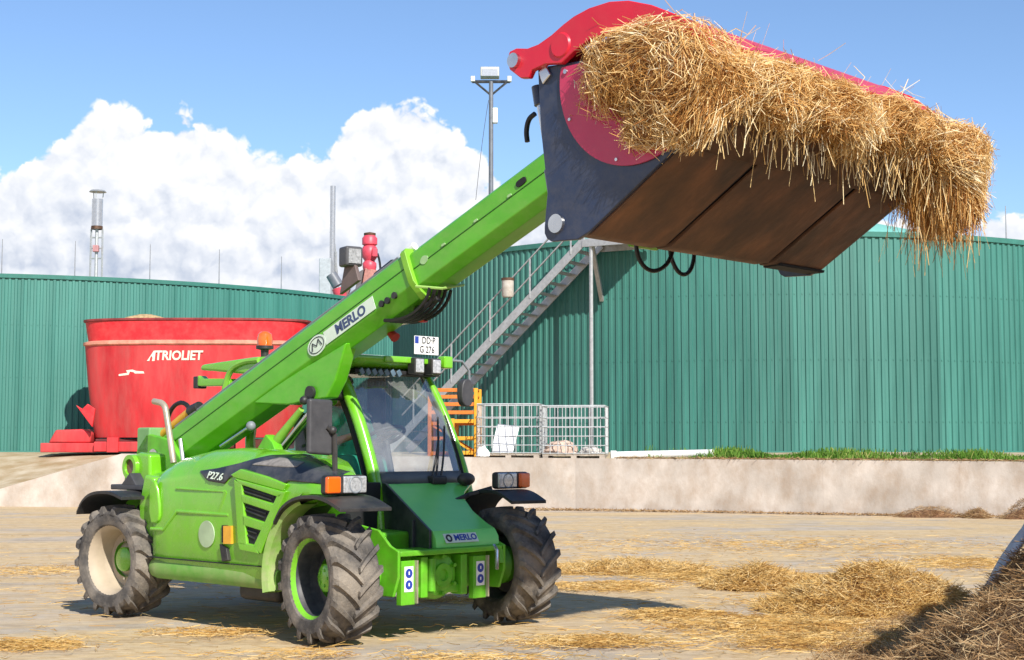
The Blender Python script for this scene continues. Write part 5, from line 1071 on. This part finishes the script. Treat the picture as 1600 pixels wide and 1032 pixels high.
    pos = np.concatenate(POS) - np.array(BK); o = strands('straw_stalks', pos, np.concatenate(DR), np.concatenate(LN), 0.0052, np.concatenate(BD), np.concatenate(TN), STRAW, st); o['kind'] = 'stuff'
load()

# ================================================================== DRIVER
SKIN = mat('skin', (0.50, 0.25, 0.17), 0.5, var=0.1, scale=20); SHIRT = mat('green_shirt', (0.05, 0.74, 0.46), 0.8, var=0.12, scale=9, bump=0.2, bscale=25)
DUNG = mat('dark_green_overalls', (0.025, 0.34, 0.22), 0.85, var=0.15, scale=9, bump=0.2, bscale=25); HAIR = mat('brown_hair', (0.05, 0.03, 0.02), 0.7, var=0.3)
def skin_obj(name, verts, edges, radii, mt, parent=None, sub=2, rootv=0):
    me = bpy.data.meshes.new(name); me.from_pydata([tuple(v) for v in verts], edges, []); o = bpy.data.objects.new(name, me); finish(o, parent)
    o.modifiers.new('skin', 'SKIN').use_smooth_shade = True
    for i, r in enumerate(radii):
        sv = me.skin_vertices[0].data[i]; sv.radius = (r, r) if not isinstance(r, tuple) else r; sv.use_root = (i == rootv)
    s = o.modifiers.new('sub', 'SUBSURF'); s.levels = sub; s.render_levels = sub; me.materials.append(mt); return o
def driver():
    H = Vector((-2.0, 0.60, 1.24)); V = []; Eg = []; Rd = []
    def add(p, r, par=None):
        V.append(Vector(p) - H); Rd.append(r); i = len(V) - 1
        if par is not None: Eg.append((par, i))
        return i
    pel = add(H, 0.14); ab = add((-2.0, .6, 1.40), 0.135, pel); ch = add((-1.99, .6, 1.60), 0.15, ab); up = add((-1.97, .6, 1.70), 0.10, ch); nk = add((-1.95, .6, 1.80), 0.052, up)
    jaw = add((-1.915, .6, 1.885), 0.066, nk); hd = add((-1.925, .6, 1.96), 0.086, jaw); tp = add((-1.935, .6, 2.03), 0.062, hd); add((-1.825, .6, 1.935), 0.014, hd)
    hands = []
    for s in (-1, 1):
        sh = add((-1.97, .6 + s * .19, 1.68), 0.07, up); el = add((-1.86, .6 + s * .30, 1.42), 0.048, sh); wr = add((-1.60, .6 + s * .20, 1.50), 0.032, el); pa = add((-1.50, .6 + s * .185, 1.525), 0.034, wr)
        for k in range(4):
            y = .6 + s * (.150 + .022 * k); L = (.055, .065, .062, .048)[k]; a = add((-1.465, y, 1.545), 0.010, pa); b = add((-1.455 + L * .5, y - s * .004, 1.55), 0.009, a); add((-1.45 + L * .5, y - s * .006, 1.55 - L * .6), 0.008, b)
        a = add((-1.50, .6 + s * .15, 1.53), 0.011, pa); add((-1.475, .6 + s * .135, 1.515), 0.009, a)
        hp = add((-1.98, .6 + s * .10, 1.22), 0.095, pel); kn = add((-1.57, .6 + s * .15, 1.27), 0.062, hp); an = add((-1.46, .6 + s * .14, 0.92), 0.042, kn); ft = add((-1.30, .6 + s * .14, 0.88), 0.038, an)
        add((-1.93, .6 + s * .09, 1.95), 0.018, hd)
    o = skin_obj('person', V, Eg, Rd, SKIN); o.matrix_world = Matrix.Translation(VO) @ Matrix.Rotation(-VA, 4, 'Z') @ Matrix.Translation(H + Vector((0.40, -0.20, 0.12)))
    tag(o, 'person in green shirt and overalls sitting at the wheel in the cab', 'person')
    q = lambda *p: Vector(p) - H
    v = [q(-2.0, .6, 1.24), q(-2.0, .6, 1.42), q(-1.99, .6, 1.60), q(-1.97, .6, 1.705)]; r = [0.17, 0.178, 0.195, 0.13]; e = [(0, 1), (1, 2), (2, 3)]
    for s in (-1, 1): v += [q(-1.97, .6 + s * .20, 1.685), q(-1.91, .6 + s * .27, 1.53), q(-1.865, .6 + s * .30, 1.425)]; r += [0.096, 0.082, 0.075]; k = len(v); e += [(3, k - 3), (k - 3, k - 2), (k - 2, k - 1)]
    skin_obj('shirt', v, e, r, SHIRT, o)
    v = [q(-2.0, .6, 1.22), q(-2.0, .6, 1.38)]; r = [0.178, 0.176]; e = [(0, 1)]
    for s in (-1, 1): v += [q(-1.97, .6 + s * .11, 1.22), q(-1.57, .6 + s * .15, 1.275), q(-1.47, .6 + s * .14, 0.95)]; r += [0.11, 0.08, 0.06]; k = len(v); e += [(0, k - 3), (k - 3, k - 2), (k - 2, k - 1)]
    skin_obj('trousers', v, e, r, DUNG, o)
    m = MB()
    for s in (-1, 1):
        m.tube([q(-1.835, .6 + s * .09, 1.42), q(-1.815, .6 + s * .09, 1.58), q(-1.87, .6 + s * .10, 1.74), q(-2.02, .6 + s * .10, 1.78), q(-2.13, .6 + s * .07, 1.6)], 0.026, 6)
    m.box(q(-1.825, .6, 1.56), (0.02, 0.32, 0.09)); m.build('overall_straps', DUNG, o)
    m = MB(); m.sphere((0, 0, 0), 1, 18, 12); m.v = [(q(-1.945, .6, 2.0) + Vector((p[0] * .10, p[1] * .096, max(-0.2, p[2]) * .085))) for p in m.v]; m.v = [(x - (0.03 if z < q(0, 0, 1.99).z else 0), y, z) for x, y, z in m.v]; m.build('hair', HAIR, o)
    m = MB()
    for s in (-1, 1): m.sphere(q(-1.842, .6 + s * .033, 1.965), 0.010, 8, 6)
    m.build('eyes', mat('eye_dark', (0.03, 0.02, 0.02), 0.2), o)
    m = MB(); m.box(q(-1.845, .6, 1.90), (0.012, 0.05, 0.010)); m.build('mouth', mat('lips', (0.35, 0.12, 0.10), 0.5), o, bevel=0.004)
driver()

# ================================================================== STRAW ON THE GROUND
def gpx(x, y): Y = 1.5 * F_PX / (y - HOR); return np.array(((x - 800) / F_PX * Y, Y))
def litter(name, patches, n, label, mt=STRAWG, wid=0.0055, flat=0.10):
    POS, TN = [], []; tot = sum(p[4] for p in patches)
    for cx, cy, sx, sy, w, h in patches:
        k = int(n * w / tot); u = rng.normal(0, 0.5, (k, 2)); x = cx + u[:, 0] * sx; y = cy + u[:, 1] * sy
        d = np.sqrt((u ** 2).sum(1)); z = rng.uniform(0.004, 0.03, k) + h * np.clip(1 - d, 0, 1) * (0.75 + 0.25 * rng.random(k))
        pp = np.stack([x, y, z], 1); keep = fnoise(pp * np.array([1, 1, 0]), 2.1, 2.0) + 0.7 * fnoise(pp * np.array([1, 1, 0]), 5.3, 5.0) + rng.normal(0, .35, k) > -0.25 - h
        POS.append(pp[keep])
    pos = np.concatenate(POS); k = len(pos); a = rng.uniform(0, 2 * math.pi, k); dr = np.stack([np.cos(a), np.sin(a), rng.normal(0, flat, k)], 1)
    ln = rng.uniform(0.06, 0.22, k); tn = 0.5 + 0.25 * fnoise(pos, 3.0, 7.0) + rng.normal(0, .22, k)
    o = strands(name, pos, dr, ln, wid, rng.normal(0, .015, (k, 3)), tn, mt); tag(o, label, 'straw', kind='stuff'); return o
pt = []
for x0, x1, y, sy, w, h in ((870, 1060, 888, 0.8, 3.2, 0.06), (1040, 1180, 900, 0.6, 2, 0.03), (1120, 1300, 905, .7, 3, 0.06), (880, 1000, 915, .5, 1.2, 0.02), (1000, 1100, 958, .3, 1.0, 0.03), (1100, 1350, 975, .7, 2.4, 0.02), (1200, 1500, 1000, .6, 2.4, 0.02),
                            (1250, 1450, 940, .8, 3, .05), (850, 1000, 1000, .4, 0.8, 0.01), (0, 120, 1005, .3, .5, 0.0), (250, 430, 985, .3, .25, 0.0), (400, 640, 1018, .25, .2, .0), (560, 900, 1025, .3, .3, 0.0), (0, 140, 890, 1.0, .3, 0.0), (640, 780, 935, .3, .4, 0.0), (1400, 1600, 880, 1.2, 1.2, 0.02), (900, 1500, 850, 2.0, 1.3, 0.0)):
    a, b = gpx(x0, y), gpx(x1, y); pt.append(((a[0] + b[0]) / 2, a[1], (b[0] - a[0]) * 0.75, sy, w, h))
litter('loose_straw', pt, 36000, 'loose golden straw scattered over the concrete yard')
pt = [(0.5, 16, 9, 12, 1, 0)]; litter('fine_straw', pt, 6000, 'fine scattered straw chaff across the whole yard', wid=0.006, flat=0.04)
def mound(name, cx, cy, rx, ry, h, n, label, mt, core, seed):
    root = tag(empty(name, (cx, cy, 0)), label, 'straw', kind='stuff')
    v = []; f = []; nr, na = 10, 30; m = MB()
    for i in range(nr + 1):
        for k in range(na):
            r = i / nr; a = 2 * math.pi * k / na; x, y = r * rx * math.cos(a), r * ry * math.sin(a); z = h * (math.cos(r * math.pi / 2) ** 1.2) * (0.75 + 0.5 * mnoise.noise(Vector((x * 3 + seed, y * 3, 0)))) - 0.02 - 0.02 * r
            v.append((x, y, z))
    for i in range(nr):
        for k in range(na): f.append((i * na + k, i * na + (k + 1) % na, (i + 1) * na + (k + 1) % na, (i + 1) * na + k))
    m.v = v; m.f = f; o = m.build('straw_core', core, root); o['kind'] = 'stuff'
    u = np.sqrt(rng.random(n)) * 1.08; a = rng.uniform(0, 2 * math.pi, n); x = u * rx * np.cos(a); y = u * ry * np.sin(a)
    z = h * np.cos(np.clip(u, 0, 1) * math.pi / 2) ** 1.2 * (0.9 + 0.25 * fnoise(np.stack([x, y, x * 0], 1), 5, seed)) + rng.uniform(-0.01, 0.05, n)
    pos = np.stack([x, y, z], 1); b = rng.uniform(0, 2 * math.pi, n); dr = np.stack([np.cos(b), np.sin(b), rng.normal(0, .45, n)], 1)
    tn = 0.5 + 0.3 * fnoise(pos, 7, seed) + rng.normal(0, .22, n); o = strands('straw_stalks', pos, dr, rng.uniform(.08, .26, n), 0.006, rng.normal(0, .02, (n, 3)), tn, mt, root); o['kind'] = 'stuff'
mound('straw_heap', 3.45, 14.3, 1.05, 0.75, 0.42, 10000, 'larger golden straw heap on the ground left of the brown pile', STRAWG, STRAWC, 1)
mound('straw_heap', 2.75, 16.7, 0.62, 0.5, 0.20, 3500, 'small golden straw heap with a dark hollow beyond the larger heap', STRAWG, STRAWC, 5)
mound('straw_heap', 1.5, 18.8, 0.9, 0.6, 0.10, 2600, 'flat golden straw patch nearest the far front wheel', STRAWG, STRAWC, 9)
# big brown straw stack rising out of frame on the right
RA, RB = Vector((4.25, 7.6, 0)), Vector((6.0, 11.5, 0)); RD = (RB - RA).normalized(); RN = Vector((-RD.y, RD.x, 0)); RL = (RB - RA).length
def stack_h(x, y):
    q = Vector((x, y, 0)) - RA; t = q.dot(RD); d = abs(q.dot(RN)); e = max(0.0, t - RL, -t); dd = math.hypot(d, e * 1.0) / 2.82
    return 3.1 * max(0.0, 1 - dd) ** 1.6
gx = np.linspace(1.2, 10, 90); gy = np.linspace(4.8, 15, 90); v = []; 
sroot = tag(empty('straw_stack', (4.0, 11.6, 0)), 'big brown shaded straw pile in the right foreground corner', 'straw pile', kind='stuff')
for y in gy:
    for x in gx:
        h = stack_h(x, y); n_ = mnoise.fractal(Vector((x * 1.6, y * 1.6, 0)), 1.0, 2.0, 4); v.append((x - 4.0, y - 11.6, (h + 0.16 * n_ * min(1, h * 3)) if h > 0.01 else -0.08))
m = MB(); m.v = v; m.f = [(j * 90 + i, j * 90 + i + 1, j * 90 + i + 91, j * 90 + i + 90) for j in range(89) for i in range(89)]
o = m.build('straw_core', mat('brown_core', (0.13, 0.075, 0.035), 0.95, var=0.5, scale=9, bump=0.8, bscale=30), sroot); o['kind'] = 'stuff'
P = []
while len(P) < 60000:
    x, y = random.uniform(1.2, 5.2), random.uniform(6.4, 15.0); h = stack_h(x, y)
    if h > 0.0 or (random.random() < 0.25 and stack_h(x + 0.35, y - 0.2) > 0): P.append((x, y, h + 0.16 * mnoise.fractal(Vector((x * 1.6, y * 1.6, 0)), 1.0, 2.0, 4) * min(1, h * 3) + random.uniform(-0.02, 0.06)))
pos = np.array(P); pos = pos[(pos[:, 0] < 0.37 * pos[:, 1] + 0.3) & (pos[:, 1] > 5)]; n = len(pos); b = rng.uniform(0, 2 * math.pi, n); dr = np.stack([np.cos(b), np.sin(b), rng.normal(0, .45, n)], 1)
o = strands('straw_stalks', pos - np.array([4.0, 11.6, 0]), dr, rng.uniform(.06, .26, n), 0.0042, rng.normal(0, .03, (n, 3)), 0.52 + .34 * fnoise(pos, 6, 3) + rng.normal(0, .22, n), STRAWB, sroot); o['kind'] = 'stuff'
# grey tarpaulin edge on the pile
TARP = mat('grey_tarpaulin', (0.40, 0.42, 0.45), 0.5, var=0.15, scale=8, bump=0.3, bscale=10)
v = []; f = []; nu, nv_ = 16, 6
for i in range(nu + 1):
    for j in range(nv_ + 1):
        t = i / nu; s = j / nv_; x = 4.06 + 0.8 * t - 0.06 * s; y = 12.75 + 0.25 * t + 0.35 * s; z = 0.36 + 1.05 * t + 0.02 * math.sin(t * 14 + s * 3) - 0.10 * (s - 0.3) ** 2 - 0.12 * s; v.append((x - 4.2, y - 12.9, z - 0.36))
for i in range(nu):
    for j in range(nv_): k = i * (nv_ + 1) + j; f.append((k, k + 1, k + nv_ + 2, k + nv_ + 1))
m = MB(); m.v = v; m.f = f; o = m.build('tarpaulin', TARP); o.location = (4.2, 12.9, 0.36); o.modifiers.new('t', 'SOLIDIFY').thickness = 0.02
tag(o, 'grey tarpaulin edge folded over the brown straw pile', 'tarpaulin')
# brown litter at the foot of the wall
CLOD = mat('brown_clod', (0.17, 0.085, 0.04), 0.95, var=0.4, scale=6, bump=0.6, bscale=12)
for i, (x, r, h, lab) in enumerate(((1590, 0.5, 0.36, 'rightmost and tallest brown litter clump at the foot of the wall'), (1525, 0.28, 0.2, 'small brown litter clump next to the tallest one'), (1460, 0.8, 0.22, 'long low brown litter clump at the foot of the wall'))):
    g = gpx(x, 808); mound('litter_clump', g[0], wall_at(g[0])[0] - 0.32, r, 0.3, h, 700, lab, STRAWB, CLOD, i * 3.3)
# grass on the ledge
def grass():
    n = 8000; x = rng.uniform(3.4, 14.0, n); keep = rng.random(n) < np.clip((x - 3.8) / 1.5, 0.15, 1); x = x[keep]; n = len(x); d = rng.uniform(0.25, 2.2, n) ** 1.0
    P = np.array([(a, wall_at(a)[0] + 0.1 + b, plat_z(a, wall_at(a)[0] + 0.1 + b)) for a, b in zip(x, d)])
    tall = np.clip(0.7 + 0.8 * fnoise(P * np.array([1, 1, 0]), 1.6, 3) + 0.4 * np.exp(-((P[:, 0] - 4.9) / 0.8) ** 2), 0.12, 1.3); ln = rng.uniform(0.10, 0.28, n) * tall
    dr = np.stack([rng.normal(0, .35, n), rng.normal(0, .35, n), np.ones(n)], 1); P[:, 2] += ln * 0.42
    o = strands('grass', P, dr, ln, 0.022, rng.normal(0, .04, (n, 3)), 0.45 + .25 * fnoise(P, 1.2, 9) + rng.normal(0, .2, n), GRASS); tag(o, 'green grass strip growing on top of the wall', 'grass', kind='stuff')
grass()
n = 1500; x = rng.uniform(2.6, 14, n); P = np.array([(a, wall_at(a)[0] + b, wall_at(a)[1] + 0.02) for a, b in zip(x, rng.uniform(0.02, 0.3, n))]); a = rng.uniform(0, 6.28, n)
tag(strands('dry_stalks', P, np.stack([np.cos(a), np.sin(a), rng.normal(0, .25, n)], 1), rng.uniform(.1, .3, n), 0.012, rng.normal(0, .03, (n, 3)), rng.normal(.5, .25, n), STRAWB), 'dry brown stalks along the top edge of the wall', 'straw', kind='stuff')


n = 2600; x = rng.uniform(-3, 14, n); P = np.array([(a, wall_at(a)[0] - b, 0.02) for a, b in zip(x, np.abs(rng.normal(0, 0.12, n)))]); a = rng.uniform(0, 6.28, n)
tag(strands('chaff_line', P, np.stack([np.cos(a), np.sin(a), rng.normal(0, .4, n)], 1), rng.uniform(.06, .2, n), 0.012, rng.normal(0, .02, (n, 3)), rng.normal(.6, .25, n), STRAWB), 'thin line of brown chaff along the foot of the concrete wall', 'straw', kind='stuff')
